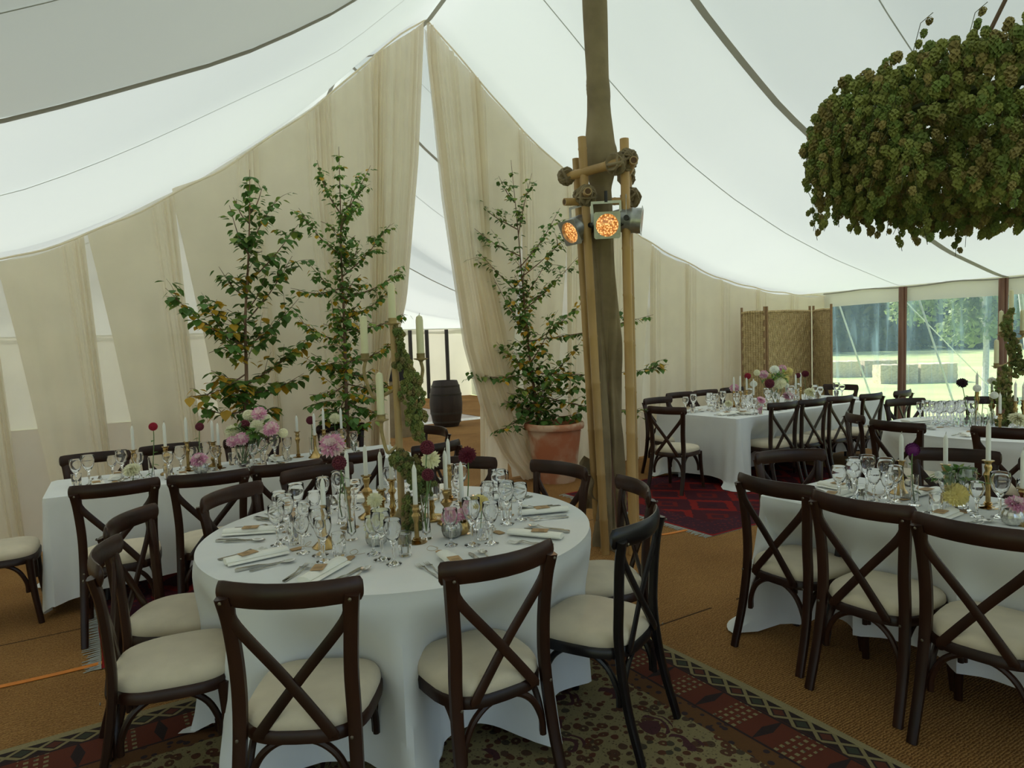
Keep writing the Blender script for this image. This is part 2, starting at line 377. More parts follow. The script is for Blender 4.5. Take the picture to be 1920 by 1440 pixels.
def crv(ps, n=6):
    ps = [Vector(p) for p in ps]; ps = [2 * ps[0] - ps[1]] + ps + [2 * ps[-1] - ps[-2]]; out = []
    for i in range(1, len(ps) - 2):
        a_, b_, c_, d_ = ps[i - 1:i + 3]
        for k in range(n):
            t = k / n; out.append(.5 * ((2 * b_) + (c_ - a_) * t + (2 * a_ - 5 * b_ + 4 * c_ - d_) * t * t + (3 * b_ - a_ - 3 * c_ + d_) * t ** 3))
    out.append(ps[-2]); return out
def tag(o, label, cat, group=None, kind=None):
    if label: o['label'] = label
    if cat: o['category'] = cat
    if group: o['group'] = group
    if kind: o['kind'] = kind
    return o
def empty(name, loc, rz=0, label=None, cat=None, group=None):
    o = bpy.data.objects.new(name, None); COL.objects.link(o); o.location = loc; o.rotation_euler = (0, 0, rz); o.empty_display_size = .05
    return tag(o, label, cat, group)
KIDS = {}
def kids(o):
    if o.name not in KIDS: KIDS[o.name] = [c for c in bpy.data.objects if c.parent == o]
    return KIDS[o.name]
def dup(root, loc, rz, label, group=None, cat=None):
    def cp(o, par):
        c = o.copy(); COL.objects.link(c); c.parent = par
        for k in kids(o): cp(k, c)
        return c
    r = cp(root, None); r.location = loc; r.rotation_euler = (0, 0, rz) if not isinstance(rz, tuple) else rz
    r['label'] = label
    if group: r['group'] = group
    elif 'group' in r: del r['group']
    return r
class Proto:
    """first use places the prototype, later uses copy it"""
    def __init__(s, make): s.make = make; s.o = None
    def __call__(s, loc, rz, label, group=None):
        if s.o is None:
            s.o = s.make(); r = s.o
            r.location = loc; r.rotation_euler = (0, 0, rz) if not isinstance(rz, tuple) else rz
            r['label'] = label
            if group: r['group'] = group
            kids(r)
            for k in kids(r): kids(k)
            return r
        return dup(s.o, loc, rz, label, group)
def structure(o): o['kind'] = 'structure'; return o
DATA = {"near_candles": [[-0.836, 2.911, 0.17, 0.136, 1], [-0.803, 3.215, 0.2, 0.177, 0], [-0.75, 3.38, 0.22, 0.157, 2], [-0.654, 3.27, 0.17, 0.188, 3], [-0.619, 3.362, 0.2, 0.18, 3], [-0.44, 2.931, 0.17, 0.179, 0], [-0.334, 3.219, 0.17, 0.191, 2], [-0.367, 3.734, 0.2, 0.146, 0], [-0.252, 3.123, 0.13, 0.19, 1], [-0.418, 3.32, 0.1, 0.091, 4]], "left_candles": [[-2.699, 4.778, 0.196, 0.174, 0], [-2.496, 4.826, 0.205, 0.176, 2], [-2.401, 4.95, 0.218, 0.184, 0], [-2.282, 5.112, 0.19, 0.166, 2], [-2.2, 5.02, 0.161, 0.183, 0], [-1.74, 5.424, 0.208, 0.133, 0], [-1.586, 5.375, 0.179, 0.179, 1], [-1.555, 5.531, 0.205, 0.179, 0], [-1.424, 5.584, 0.194, 0.181, 2]], "right_candles": [[2.022, 3.514, 0.176, 0.143, 1], [2.168, 3.381, 0.175, 0.154, 2], [2.24, 3.178, 0.227, 0.185, 0], [2.182, 2.882, 0.16, 0.169, 2]], "near_fl": [[-0.756, 2.9, 1.12, 0.032, "burgundy"], [-0.4, 3.1, 1.144, 0.034, "burgundy"], [-0.357, 2.75, 1.084, 0.026, "burgundy"], [-0.21, 3.0, 1.119, 0.042, "burgundy"], [-0.877, 3.25, 1.147, 0.064, "pink"], [-0.392, 3.15, 1.078, 0.047, "cream"], [-0.613, 2.89, 0.847, 0.045, "cream"], [-0.291, 2.97, 0.828, 0.042, "pink"], [-0.251, 3.02, 0.841, 0.031, "pink"], [-0.167, 3.06, 0.887, 0.043, "yellow"], [-0.673, 3.2, 0.884, 0.04, "cream"]], "left_fl": [[-2.453, 4.6, 1.126, 0.029, "red"], [-2.3, 4.95, 1.077, 0.031, "burgundy"], [-2.561, 4.5, 0.815, 0.05, "cream"], [-2.257, 4.82, 0.811, 0.057, "pink"], [-1.621, 5.4, 1.049, 0.034, "burgundy"], [-1.503, 5.7, 1.029, 0.049, "cream"]], "left_bq": [[-1.914, 5.1, 1.142, 0.06, "pink"], [-2.015, 5.15, 1.128, 0.045, "cream"], [-1.902, 5.0, 1.061, 0.051, "cream"], [-1.796, 5.0, 1.037, 0.063, "pink"], [-2.028, 5.1, 1.061, 0.04, "burgundy"], [-2.102, 5.05, 1.022, 0.056, "cream"], [-2.086, 5.0, 0.952, 0.047, "pink"], [-1.997, 4.95, 0.976, 0.054, "pink"], [-1.724, 5.05, 0.996, 0.036, "cream"], [-1.933, 5.3, 1.084, 0.037, "cream"], [-2.027, 5.2, 0.962, 0.037, "cream"]], "far_bq": [[3.075, 8.083, 1.022, 0.057, "burgundy"], [3.208, 8.112, 1.016, 0.077, "cream"], [3.043, 8.182, 1.127, 0.058, "pink"], [2.933, 8.107, 1.154, 0.038, "cream"], [3.219, 8.3, 1.175, 0.059, "white"], [3.366, 8.424, 1.178, 0.053, "pink"], [3.453, 8.458, 1.134, 0.06, "yellow"], [3.112, 8.228, 1.09, 0.052, "yellow"], [3.28, 8.341, 1.092, 0.046, "pink"], [3.397, 8.42, 1.051, 0.053, "yellow"]], "far_fl": [[2.845, 8.169, 1.115, 0.039, "red"], [2.687, 8.182, 0.972, 0.058, "pink"], [2.852, 7.992, 1.029, 0.044, "white"], [3.356, 8.272, 0.975, 0.033, "white"], [3.62, 8.571, 1.076, 0.034, "burgundy"], [3.754, 8.661, 1.088, 0.048, "burgundy"], [2.877, 7.828, 0.84, 0.049, "pink"], [3.338, 8.199, 0.818, 0.058, "pink"], [3.763, 8.546, 0.809, 0.067, "cream"], [2.421, 7.581, 0.847, 0.042, "cream"]], "right_fl": [[1.983, 3.35, 1.012, 0.034, "purple"], [2.079, 3.17, 0.836, 0.055, "yellow"], [2.088, 3.15, 0.913, 0.022, "white"], [2.07, 3.2, 0.894, 0.023, "white"], [2.159, 3.2, 0.901, 0.025, "white"], [1.956, 3.1, 0.935, 0.019, "white"], [2.137, 2.86, 0.798, 0.04, "pink"]], "o_fl": [[3.725, 5.6, 1.152, 0.044, "black"], [3.987, 5.8, 1.086, 0.032, "white"], [4.186, 5.9, 1.137, 0.037, "white"], [4.063, 5.7, 1.031, 0.031, "white"], [4.039, 5.4, 0.858, 0.064, "cream"], [3.899, 5.6, 0.996, 0.026, "black"]], "p_nearc": [-0.563, 3.224], "p_vaseA": [-0.743, 3.005], "p_vaseB": [-0.404, 2.981], "p_vaseC": [-0.86, 3.301], "p_vot1": [-0.628, 2.911], "p_vot2": [-0.291, 2.993], "p_vot3": [-0.218, 3.043], "p_lv1": [-2.528, 4.68], "p_lv2": [-2.29, 4.892], "p_lvq": [-2.052, 5.389], "p_lvp": [-2.264, 4.826], "p_lw": [-2.594, 4.565], "p_rv1": [1.941, 3.261], "p_rvq": [2.119, 3.214], "p_rstick": [2.157, 3.057], "p_rpink": [2.149, 2.876], "p_farq": [3.106, 8.021], "p_stack": [4.014, 6.209], "p_naps": [3.343, 5.81], "t_left": [[-2.317, 5.878, 1.079], [-2.301, 5.889, 1.427], [-2.287, 5.897, 1.888], [-2.247, 5.922, 2.347], [-2.214, 5.943, 2.805], [-2.197, 5.954, 3.179]], "t_mid": [[-1.559, 6.352, 0.979], [-1.555, 6.355, 1.38], [-1.547, 6.36, 1.878], [-1.543, 6.362, 2.47], [-1.53, 6.37, 2.96], [-1.521, 6.376, 3.47]], "t_right": [[0.306, 7.8, 0.696], [0.246, 7.8, 1.131], [0.2, 7.8, 1.623], [0.168, 7.8, 2.111], [0.131, 7.8, 2.836], [0.075, 7.8, 3.672]], "b_left": [[[-2.298, 5.891, 1.658], [-2.799, 5.577, 2.155]], [[-2.297, 5.891, 1.426], [-2.709, 5.634, 1.252]], [[-2.293, 5.894, 1.519], [-2.628, 5.861, 2.081]], [[-2.26, 5.914, 2.072], [-2.467, 5.844, 2.346]], [[-2.235, 5.93, 2.439], [-2.332, 5.81, 2.851]], [[-2.219, 5.94, 2.714], [-2.341, 5.923, 2.942]], [[-2.214, 5.943, 2.805], [-2.13, 6.054, 3.055]], [[-2.237, 5.929, 2.485], [-2.059, 6.217, 2.994]], [[-2.25, 5.921, 2.21], [-1.848, 6.113, 2.731]], [[-2.272, 5.907, 1.888], [-1.939, 6.174, 2.46]], [[-2.287, 5.898, 1.657], [-1.938, 6.292, 2.085]], [[-2.298, 5.891, 1.334], [-1.812, 6.312, 1.787]], [[-2.31, 5.883, 1.242], [-1.897, 6.2, 1.399]], [[-2.31, 5.883, 1.242], [-2.506, 5.702, 1.442]], [[-2.31, 5.883, 1.149], [-2.146, 6.162, 1.068]], [[-2.316, 5.879, 1.102], [-2.683, 5.709, 1.177]], [[-2.264, 5.912, 1.98], [-2.134, 6.052, 2.311]], [[-2.273, 5.906, 1.703], [-2.416, 5.876, 1.892]]], "b_mid": [[[-1.535, 6.368, 2.862], [-1.699, 6.265, 3.326]], [[-1.539, 6.365, 2.764], [-1.276, 6.588, 3.347]], [[-1.532, 6.369, 2.716], [-1.405, 6.625, 3.26]], [[-1.539, 6.365, 2.471], [-1.871, 6.216, 2.893]], [[-1.547, 6.36, 2.274], [-1.128, 6.68, 2.805]], [[-1.547, 6.36, 2.076], [-1.038, 6.737, 2.345]], [[-1.547, 6.36, 1.878], [-1.133, 6.795, 2.196]], [[-1.551, 6.357, 1.779], [-1.031, 6.741, 1.926]], [[-1.538, 6.365, 2.076], [-1.831, 6.241, 2.417]], [[-1.543, 6.363, 2.175], [-1.995, 6.257, 2.182]], [[-1.551, 6.357, 1.679], [-1.885, 6.089, 1.881]], [[-1.551, 6.357, 1.48], [-1.137, 6.675, 1.666]], [[-1.553, 6.356, 1.43], [-1.89, 6.204, 1.545]], [[-1.551, 6.358, 1.28], [-1.148, 6.786, 1.24]], [[-1.551, 6.358, 1.28], [-1.865, 6.22, 1.2]], [[-1.557, 6.354, 1.129], [-1.259, 6.599, 0.968]], [[-1.559, 6.352, 1.079], [-1.863, 6.339, 0.94]], [[-1.546, 6.36, 1.38], [-1.312, 6.448, 1.418]], [[-1.555, 6.355, 1.68], [-1.685, 6.451, 2.087]], [[-1.538, 6.365, 2.372], [-1.417, 6.618, 2.652]], [[-1.555, 6.355, 1.18], [-1.684, 6.333, 0.985]], [[-1.542, 6.363, 1.878], [-1.342, 6.429, 1.773]]], "b_right": [[[0.101, 7.8, 3.196], [-0.07, 7.8, 3.499]], [[0.121, 7.8, 2.897], [-0.398, 7.8, 3.273]], [[0.131, 7.8, 2.836], [0.305, 7.8, 3.516]], [[0.141, 7.8, 2.596], [-0.388, 7.7, 2.927]], [[0.143, 7.8, 2.475], [0.613, 7.8, 3.119]], [[0.151, 7.8, 2.354], [0.747, 7.7, 2.859]], [[0.168, 7.8, 2.111], [-0.338, 7.7, 2.659]], [[0.176, 7.8, 1.99], [0.819, 7.9, 2.585]], [[0.192, 7.8, 1.745], [-0.171, 7.8, 2.365]], [[0.198, 7.8, 1.562], [0.875, 7.7, 2.08]], [[0.219, 7.8, 1.255], [-0.167, 7.8, 1.636]], [[0.219, 7.8, 1.255], [-0.48, 7.7, 1.283]], [[0.244, 7.8, 1.069], [0.812, 7.8, 1.602]], [[0.27, 7.8, 0.945], [-0.169, 7.6, 0.615]], [[0.268, 7.8, 0.883], [0.758, 7.7, 1.119]], [[0.2, 7.8, 1.623], [1.582, 7.5, 1.868]], [[0.25, 7.8, 1.254], [1.74, 7.6, 1.283]], [[0.272, 7.8, 1.006], [1.519, 7.6, 0.798]], [[0.285, 7.8, 0.821], [-0.099, 7.8, 0.957]], [[0.285, 7.8, 0.821], [0.789, 7.8, 0.772]], [[0.223, 7.8, 1.377], [0.5, 7.6, 1.85]], [[0.155, 7.8, 2.112], [0.463, 7.6, 2.559]], [[0.246, 7.8, 1.131], [0.012, 7.5, 1.511]], [[0.266, 7.8, 1.007], [0.535, 7.5, 1.257]], [[0.178, 7.8, 1.868], [0.032, 7.5, 2.096]]], "farpost": [[-3.107, 20.656, 0.796], [-2.64, 20.947, 0.767], [-2.066, 21.306, 0.731]], "scr0": [3.302, 9.75, 1.941], "scr1": [3.593, 9.55, 1.937], "scr2": [4.399, 9.95, 1.974], "scr3": [4.474, 9.45, 1.939], "lampC": [0.716, 4.85, 2.418], "lampL": [0.458, 5.0, 2.422], "lampR": [0.965, 5.0, 2.474], "hA0": [0.436, 5.1, 2.849], "hA1": [0.811, 4.85, 2.87], "hB1": [0.927, 4.85, 2.877], "hC0": [0.559, 4.8, 2.665], "hC1": [0.806, 5.4, 2.827], "hD0": [0.438, 5.0, 2.66], "hD1": [0.958, 5.1, 2.726], "c_cb": [-0.551, 3.224, 0.778], "c_ct": [-0.555, 3.224, 1.723], "c_cl": [-0.697, 3.224, 1.561], "c_cr": [-0.431, 3.224, 1.552], "c_cf": [-0.614, 3.224, 1.276], "cy": 3.2236295838794, "far_c2": [[2.653, 8.099, 0.194, 0.179, 0], [2.683, 7.963, 0.203, 0.188, 0], [2.826, 8.155, 0.197, 0.167, 0], [2.821, 7.911, 0.152, 0.2, 0], [3.509, 8.375, 0.145, 0.218, 0], [3.666, 8.601, 0.178, 0.19, 0], [3.379, 8.348, 0.125, 0.145, 0]], "far_vase": [3.209, 8.233], "o_c2": [[4.124, 6.0, 0.32, 0.142, 0], [4.222, 5.95, 0.259, 0.132, 2], [4.041, 5.6, 0.136, 0.178, 0], [4.243, 5.7, 0.223, 0.172, 0], [4.349, 5.75, 0.224, 0.15, 0]], "o_cand": [4.295, 5.85], "o_top": [4.311, 5.85, 1.715], "o_l1": [4.225, 5.85, 1.539], "o_l2": [4.129, 5.77, 1.274], "o_r1": [4.409, 5.85, 1.542], "o_r2": [4.464, 5.95, 1.271]}
# ================================================================ THE SETTING
EAVE = 6.2; RIDGE = -.9; WID = 7.1
def lerp(x, tb):
    if x <= tb[0][0]: return tb[0][1]
    for (a_, b_), (c_, d_) in zip(tb, tb[1:]):
        if x <= c_: return b_ + (d_ - b_) * (x - a_) / (c_ - a_)
    return tb[-1][1]
PR0 = [(0, 5.14), (.3, 4.88), (.63, 4.60), (1.18, 4.13), (1.82, 3.71), (2.4, 3.34), (3.0, 3.0), (3.4, 2.84), (4.45, 2.5), (5.44, 2.34), (6.2, 2.28), (7.1, 2.26)]
PL0 = [(0, 5.14), (.29, 4.92), (.56, 4.69), (1.17, 4.09), (1.75, 3.63), (2.15, 3.32), (2.56, 3.07), (2.86, 2.88), (3.28, 2.66), (3.54, 2.55), (3.81, 2.46), (4.5, 2.36), (5.5, 2.29), (7.1, 2.26)]
PR1 = [(0, 5.38), (.63, 4.9), (.91, 4.69), (1.44, 4.27), (1.87, 3.97), (2.5, 3.6), (3.28, 3.24), (4.27, 2.88), (5.28, 2.6), (6.85, 2.27), (7.1, 2.26)]
PL1 = [(0, 5.3), (1.37, 4.04), (1.73, 3.80), (2.26, 3.47), (2.77, 3.15), (3.24, 2.88), (3.69, 2.66), (4.6, 2.42), (5.6, 2.31), (7.1, 2.26)]
PR2 = [(0, 5.75), (.6, 5.05), (1.27, 4.48), (1.8, 4.13), (2.39, 3.77), (3.1, 3.45), (3.65, 3.18), (4.33, 2.9), (5.58, 2.53), (6.82, 2.29), (7.1, 2.26)]
PL2 = [(0, 5.75), (.6, 4.98), (1.2, 4.3), (1.68, 3.80), (2.09, 3.52), (2.46, 3.29), (3.1, 2.99), (3.56, 2.78), (4.5, 2.5), (5.6, 2.33), (7.1, 2.26)]
def roof(u, v):
    d = abs(u - RIDGE); tb = (PR0, PR1, PR2) if u > RIDGE else (PL0, PL1, PL2)
    k = abs(((v + 2.6) % 5.2) - 2.6) / 1.3          # 0 at the partition, 2 at the king poles
    a_, b_, c_ = (lerp(d, t_) for t_ in tb)
    h = a_ + (b_ - a_) * k if k < 1 else b_ + (c_ - b_) * (k - 1)
    if v < -6.5: h = min(h, 2.12 + (v + 12.4) * .5)
    return h
def smroof(u, v): return sum(roof(u + du, v) for du in (-.12, 0, .12)) / 3

b = MB(); us = [-8 + i * .2 for i in range(72)]; vs_ = [-12.4 + i * .2 for i in range(124)]
nu = len(us); b.add([T(u, v, smroof(u, v)) for v in vs_ for u in us], [(j * nu + i, j * nu + i + 1, (j + 1) * nu + i + 1, (j + 1) * nu + i) for j in range(len(vs_) - 1) for i in range(nu - 1)], 'canvas')
roof_o = structure(b.build('ceiling'))
me = roof_o.data; me.materials.append(M['canvas_shaded'])
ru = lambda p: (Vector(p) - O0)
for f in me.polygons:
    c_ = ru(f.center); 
    if c_.dot(VD) > 2.6 and c_.dot(UD) < RIDGE: f.material_index = 1  # shade painted on the panels past the king-pole seam, left slope only
# seams sewn into the canvas
def seam(v, w_, mat, name, u0=-8, u1=6.2):
    b = MB(); n = 60
    b.grid(lambda i, j: T(u0 + (u1 - u0) * i, v + (j - .5) * w_, smroof(u0 + (u1 - u0) * i, v + (j - .5) * w_) - .012), n, 1, mat)
    return structure(b.build(name))
for k, v in enumerate((2.6, 7.8, -2.6, -7.8)): seam(v, .075, 'seam', 'trim_%d' % (k + 1))
for k, v in enumerate((1.3, 3.9, -1.3, -3.9, 5.2, 9.1)): seam(v, .012, 'seam_thin', 'trim_%d' % (k + 5))
b = MB(); b.grid(lambda i, j: T(RIDGE + (j - .5) * .05, -6 + 16 * i, smroof(RIDGE, -6 + 16 * i) - .05), 60, 1, 'seam'); structure(b.build('trim_11'))

# floor: coir matting over the whole tent; lawn outside
b = MB(); b.add([T(-8, -12.4), T(6.15, -12.4), T(6.15, 12), T(-8, 12)], [(0, 3, 2, 1)], 'coir'); structure(b.build('floor', smooth=False))
b = MB()
def lawnz(x, y): return -.03
b.add([(-90, -60, -.03), (140, -60, -.03), (140, 160, -.03), (-90, 160, -.03)], [(0, 1, 2, 3)], 'lawn'); structure(b.build('ground', smooth=False))

# eave valances
def valance(p0, p1, z0, z1, name, mat='canvas_wall'):
    b = MB(); n = 60; d = (p1 - p0)
    nrm = Vector((-d.y, d.x, 0)).normalized()
    b.grid(lambda i, j: p0 + d * i + nrm * (.012 * math.sin(i * 40) * (1 - j)) + Vector((0, 0, z0 + (z1 - z0) * j - .012 * math.sin(i * PI * 9) ** 2 * (1 - j))), n, 3, mat)
    return structure(b.build(name))
valance(T(6.17, -12.4), T(6.17, 12), 2.03, 2.28, 'trim_12')
valance(T(-7.97, -12.4), T(-7.97, 12), 2.03, 2.28, 'trim_13')
valance(T(-8, -12.38), T(6.2, -12.38), 1.98, 2.15, 'trim_14')
# eave rope along the window side
b = MB(); b.sweep([T(6.14, v, 2.265 - .03 * math.sin(PI * ((v + 50) % 1.3) / 1.3)) for v in [i * .13 for i in range(80)]], .012, 'seam', 6); structure(b.build('trim_15'))

# side walls
def wallp(name, p0, p1, z0, z1, mat, amp=.03, fr=9, th=0):
    b = MB(); d = p1 - p0; L = d.length; nrm = Vector((-d.y, d.x, 0)).normalized(); n = int(L * 12)
    b.grid(lambda i, j: p0 + d * i + nrm * (amp * math.sin(i * L * fr) * (1 - .6 * j)) + Vector((0, 0, z0 + (z1 - z0) * j)), n, 4, mat)
    return structure(b.build(name))
WP = [1.28 + 1.3 * k for k in range(0, 6)]
edges = [.1] + WP
for k in range(len(edges) - 1):
    b = MB(); v0, v1 = edges[k] + .005, edges[k + 1] - .005
    b.grid(lambda i, j: T(6.2 + .018 * math.sin(i * 5 + k) * math.sin(j * 3), v0 + (v1 - v0) * i, .02 + 2.05 * j), 10, 10, 'pvc')
    structure(b.build('window_%d' % (k + 1)))
wallp('wall_right', T(6.2, -12.4), T(6.2, .1), 0, 2.2, 'canvas_wall')
wallp('wall_far', T(-8, -12.4), T(6.2, -12.4), 0, 2.1, 'canvas_wall', .08, 3)
wallp('wall_left', T(-8, .1), T(-8, 6), 0, 2.2, 'canvas_wall')
# clear wall panels of the bay behind the muslin
for k in range(6):
    b = MB(); v0 = -12.3 + 2.05 * k
    b.grid(lambda i, j: T(-8, v0 + 1.9 * i, .75 + 1.3 * j), 4, 4, 'pvc'); structure(b.build('window_%d' % (k + 7)))
    wallp('wall_left_bay_%d' % (k + 1), T(-8, v0), T(-8, v0 + 2.05), 0, .75, 'canvas_wall')
    wallp('wall_left_mullion_%d' % (k + 1), T(-8, v0 + 1.9), T(-8, v0 + 2.05), .75, 2.1, 'canvas_wall', 0)

# timber side poles
for k, v in enumerate(WP):
    b = MB(); b.sweep([T(6.05, v, 0), T(6.07, v + .01, 1.1), T(6.1, v, 2.24)], [.042, .044, .038], 'post', 10)
    b.sweep([T(6.08, v + .05, 0), T(6.09, v + .05, 1.1), T(6.12, v + .05, 2.24)], [.022, .023, .02], 'post', 8)
    tag(b.build('side_pole'), ['brown wooden side pole at the window wall, behind the two chairs before the lawn',
        'brown wooden side pole at the window wall, close behind the hop-wrapped candelabra',
        'brown wooden side pole at the window wall, third from the woven screen', 'brown wooden side pole at the window wall, fourth from the woven screen',
        'brown wooden side pole at the window wall, fifth from the woven screen', 'brown wooden side pole at the window wall, sixth from the woven screen'][k], 'tent pole', 'wooden poles along the window wall')
for k, u in enumerate((-2.45, -3.1 + .02, 1.1, 3.0)):
    pass
for k, p in enumerate(DATA['farpost']):
    b = MB(); b.sweep([Vector((p[0], p[1], 0)) + VD * .15, Vector((p[0], p[1], 2.1)) + VD * .15], .06, 'dark_post', 8)
    tag(b.build('end_pole'), ['thin black pole before the far white wall, through the slit, nearest the candelabra', 'thin black pole before the far white wall, through the slit, just left of the barrel', 'thin black pole before the far white wall, directly above the barrel'][k], 'tent pole', 'black poles before the far end wall')

# ---------------------------------------------------------------- muslin partition
def drape(name, uL, uR, ztop, label, off=0, folds=(), mat='muslin', ns=46, nt=44, zb=.01, pool=0, amp=.022, fq=None, group='muslin drapes of the partition'):
    """uL/uR: tables z -> u of each edge; folds: gathers (position 0..1, width, depth)"""
    ph = R.uniform(0, 6); fq = fq or R.uniform(3, 5); b = MB()
    def P_(i, j):
        u0 = lerp(ztop, uL); u1 = lerp(ztop, uR)
        ut = u0 + (u1 - u0) * i; zt = (roof(ut, 0) - .06 if ztop > 1 else ztop)
        sag = .03 * math.sin(PI * i); zt -= sag
        z = zt + (zb - zt) * (1 - j)
        zz = z
        ua = lerp(zz, uL); ub = lerp(zz, uR); u = ua + (ub - ua) * i
        tt = (1 - j)
        wv = amp * (.25 + .75 * tt) * math.sin(fq * 2 * PI * i + ph + .4 * math.sin(3 * tt))
        for (c_, wd, dp) in folds:
            e = math.exp(-((i - c_) / wd) ** 2)
            wv += dp * e * math.sin((i - c_) / wd * 9 + .6 * math.sin(2.2 * tt + c_ * 5))
        if pool and j < .06: wv += pool * (1 - j / .06)
        return T(u, off + wv, max(z, .008))
    b.grid(P_, ns, nt, mat)
    return tag(b.build(name), label, 'curtain', group)
def edge(*p): return sorted([(z, u) for u, z in p])
F = 0
LT = [-8.0, -7.1, -6.3, -5.5, -4.85, -4.18, -3.46, -2.72, -2.07]
lab = ['out of frame beyond the long table', 'first from the picture edge', 'second from the picture edge', 'behind the end of the long white table', 'the one with the tall triangular gap beside it', 'behind the dark red dahlia on the long table', 'behind the leafy birch whose trunk starts at the pink bouquet', 'behind the gap between the two birches', '']
for k in range(len(LT) - 1):
    a_, c_ = LT[k], LT[k + 1]
    sl = .42 if k < 7 else .1
    drape('muslin_drape', edge((a_ + .02, 3), (a_ + .02 + sl * .45, 1.75), (a_ + .02 + sl * .8, .6), (a_ + .02 + sl, 0)) if k else edge((a_, 3), (a_, 0)),
          edge((c_ + .03, 3), (c_ + .12, 1), (c_ + .16, 0)), 6 if False else 2.3, 'beige muslin drape of the partition, ' + ['hanging in the tent corner past the long table', 'at the picture edge above the lone chair seat', 'over the first place of the long table', 'over the nearest end of the long table', 'with a tall triangular gap beside its slanted hem', 'behind the single red dahlia', 'behind the pink bouquet and its birch', 'between the two birches'][k], off=-.02 * (k % 2), folds=[(.97, .10, .03), (.8, .08, .012)], zb=.012, amp=.018, fq=R.uniform(2, 3.4))
drape('muslin_drape', edge((-2.07, 3), (-2.0, 0)), edge((-1.43, 3), (-1.5, 0)), 2.3, 'beige muslin drape of the partition behind the middle birch trunk', off=.0, folds=[(.9, .2, .03), (.1, .1, .02)])
drape('muslin_drape', edge((-1.47, 5), (-1.75, 0)), edge((-.925, 4.98), (-1.05, 3.6), (-1.25, 2.12), (-1.62, .85), (-1.66, .3), (-1.6, 0)), 4.8, 'gathered beige muslin drape on the birch side of the open slit, narrowing downwards', off=.03, folds=[(.12, .12, .03), (.85, .15, .035), (.5, .3, .02)], fq=9)
drape('muslin_drape', edge((-.89, 4.98), (-.89, 4.63), (-.77, 3.23), (-.57, 1.59), (-.33, .7), (-.1, .25), (.06, .05)), edge((-.27, 5), (-.2, 2.5), (.1, 1.1), (.42, .4), (.5, 0)), 4.8, 'gathered beige muslin drape swept aside behind the terracotta pot, edge of the open slit', off=.05, folds=[(.08, .1, .04), (.9, .12, .03), (.45, .12, .02)], fq=8, pool=.12)
RT = [-.3, .28, .95, 1.62, 2.35, 3.0, 3.7, 4.5, 5.3, 6.15]
rl = ['behind the right-hand birch trunk in the terracotta pot', 'behind the thick of the potted birch', 'behind the bamboo tower', 'just past the bamboo tower', 'behind the lone end chairs of the far long table', 'over the near end of the far long table', 'touching the hinged edge of the woven screen', 'behind the woven screen', 'in the tent corner by the window']
for k in range(len(RT) - 1):
    a_, c_ = RT[k], RT[k + 1]; sl = .34 if k < 4 else .08
    drape('muslin_drape', edge((a_ - .03, 3), (a_ - .12, 0)), edge((c_ - .02, 3), (c_ - .02 - sl * .45, 1.75), (c_ - .02 - sl, 0)) if k < 8 else edge((c_, 3), (c_, 0)), 2.3, 'beige muslin drape of the partition, ' + rl[k], off=.02 * (k % 2), folds=[(.04, .10, .03), (.2, .08, .012)], amp=.018, fq=R.uniform(2, 3.4))
# the sheer lining behind, open at the slit
drape('muslin_lining', edge((-8, 5), (-8, 0)), edge((-.95, 4.98), (-1.07, 3.6), (-1.27, 2.12), (-1.66, .85), (-1.7, 0)), 4.8, 'sheer pale lining behind the drapes on the birch side of the slit', off=-.09, mat='sheer', ns=200, group='sheer linings')
drape('muslin_lining', edge((-.86, 4.98), (-.74, 3.23), (-.54, 1.59), (-.3, .7), (.05, .1)), edge((6.15, 5), (6.15, 0)), 4.8, 'sheer pale lining behind the drapes on the screen side of the slit', off=-.09, mat='sheer', ns=200, group='sheer linings')
# hem line along the roof
b = MB(); b.sweep([T(u, .05, roof(u, 0) - .06 + .008 * math.sin(u * 9)) for u in [-7.9 + .1 * i for i in range(141)]], .009, 'muslin', 6); tag(b.build('hanging_cord'), 'beige muslin-covered cord the partition drapes hang from', 'cord')

# ================================================================ OUTSIDE
GUY = [(6.49, 11.96, 0.0), (7.29, 10.97, 0.0), (10.06, 13.72, 0.0), (8.27, 10.69, 0.0)]
def leafball(b, c, rad, n, size, mats, rr, flat=1):
    for k in range(n):
        d = Vector((rr.gauss(0, 1), rr.gauss(0, 1), rr.gauss(0, 1))).normalized()
        p = Vector(c) + Vector((d.x * rad[0], d.y * rad[1], d.z * rad[2])) * (rr.random() ** .35)
        x = Vector((rr.uniform(-1, 1), rr.uniform(-1, 1), rr.uniform(-1, 1))).normalized(); y = x.orthogonal().normalized(); s_ = size * rr.uniform(.6, 1.3)
        b.add([p - x * s_, p + y * s_ * .6, p + x * s_, p - y * s_ * .6], [(0, 1, 2, 3)], rr.choice(mats))
M['far_leaf'] = simple('distant_tree_leaves', (.030, .052, .022), .8, var=.4, scale=.4, trans=.2)
M['far_leaf2'] = simple('olive_tree_leaves', (.09, .10, .03), .8, var=.4, scale=.4, trans=.3)
M['sun_leaf'] = simple('sunlit_young_leaves', (.36, .46, .14), .7, var=.4, scale=2, trans=.45)
M['pale_bark'] = simple('pale_bark', (.62, .60, .55), .8, var=.3)
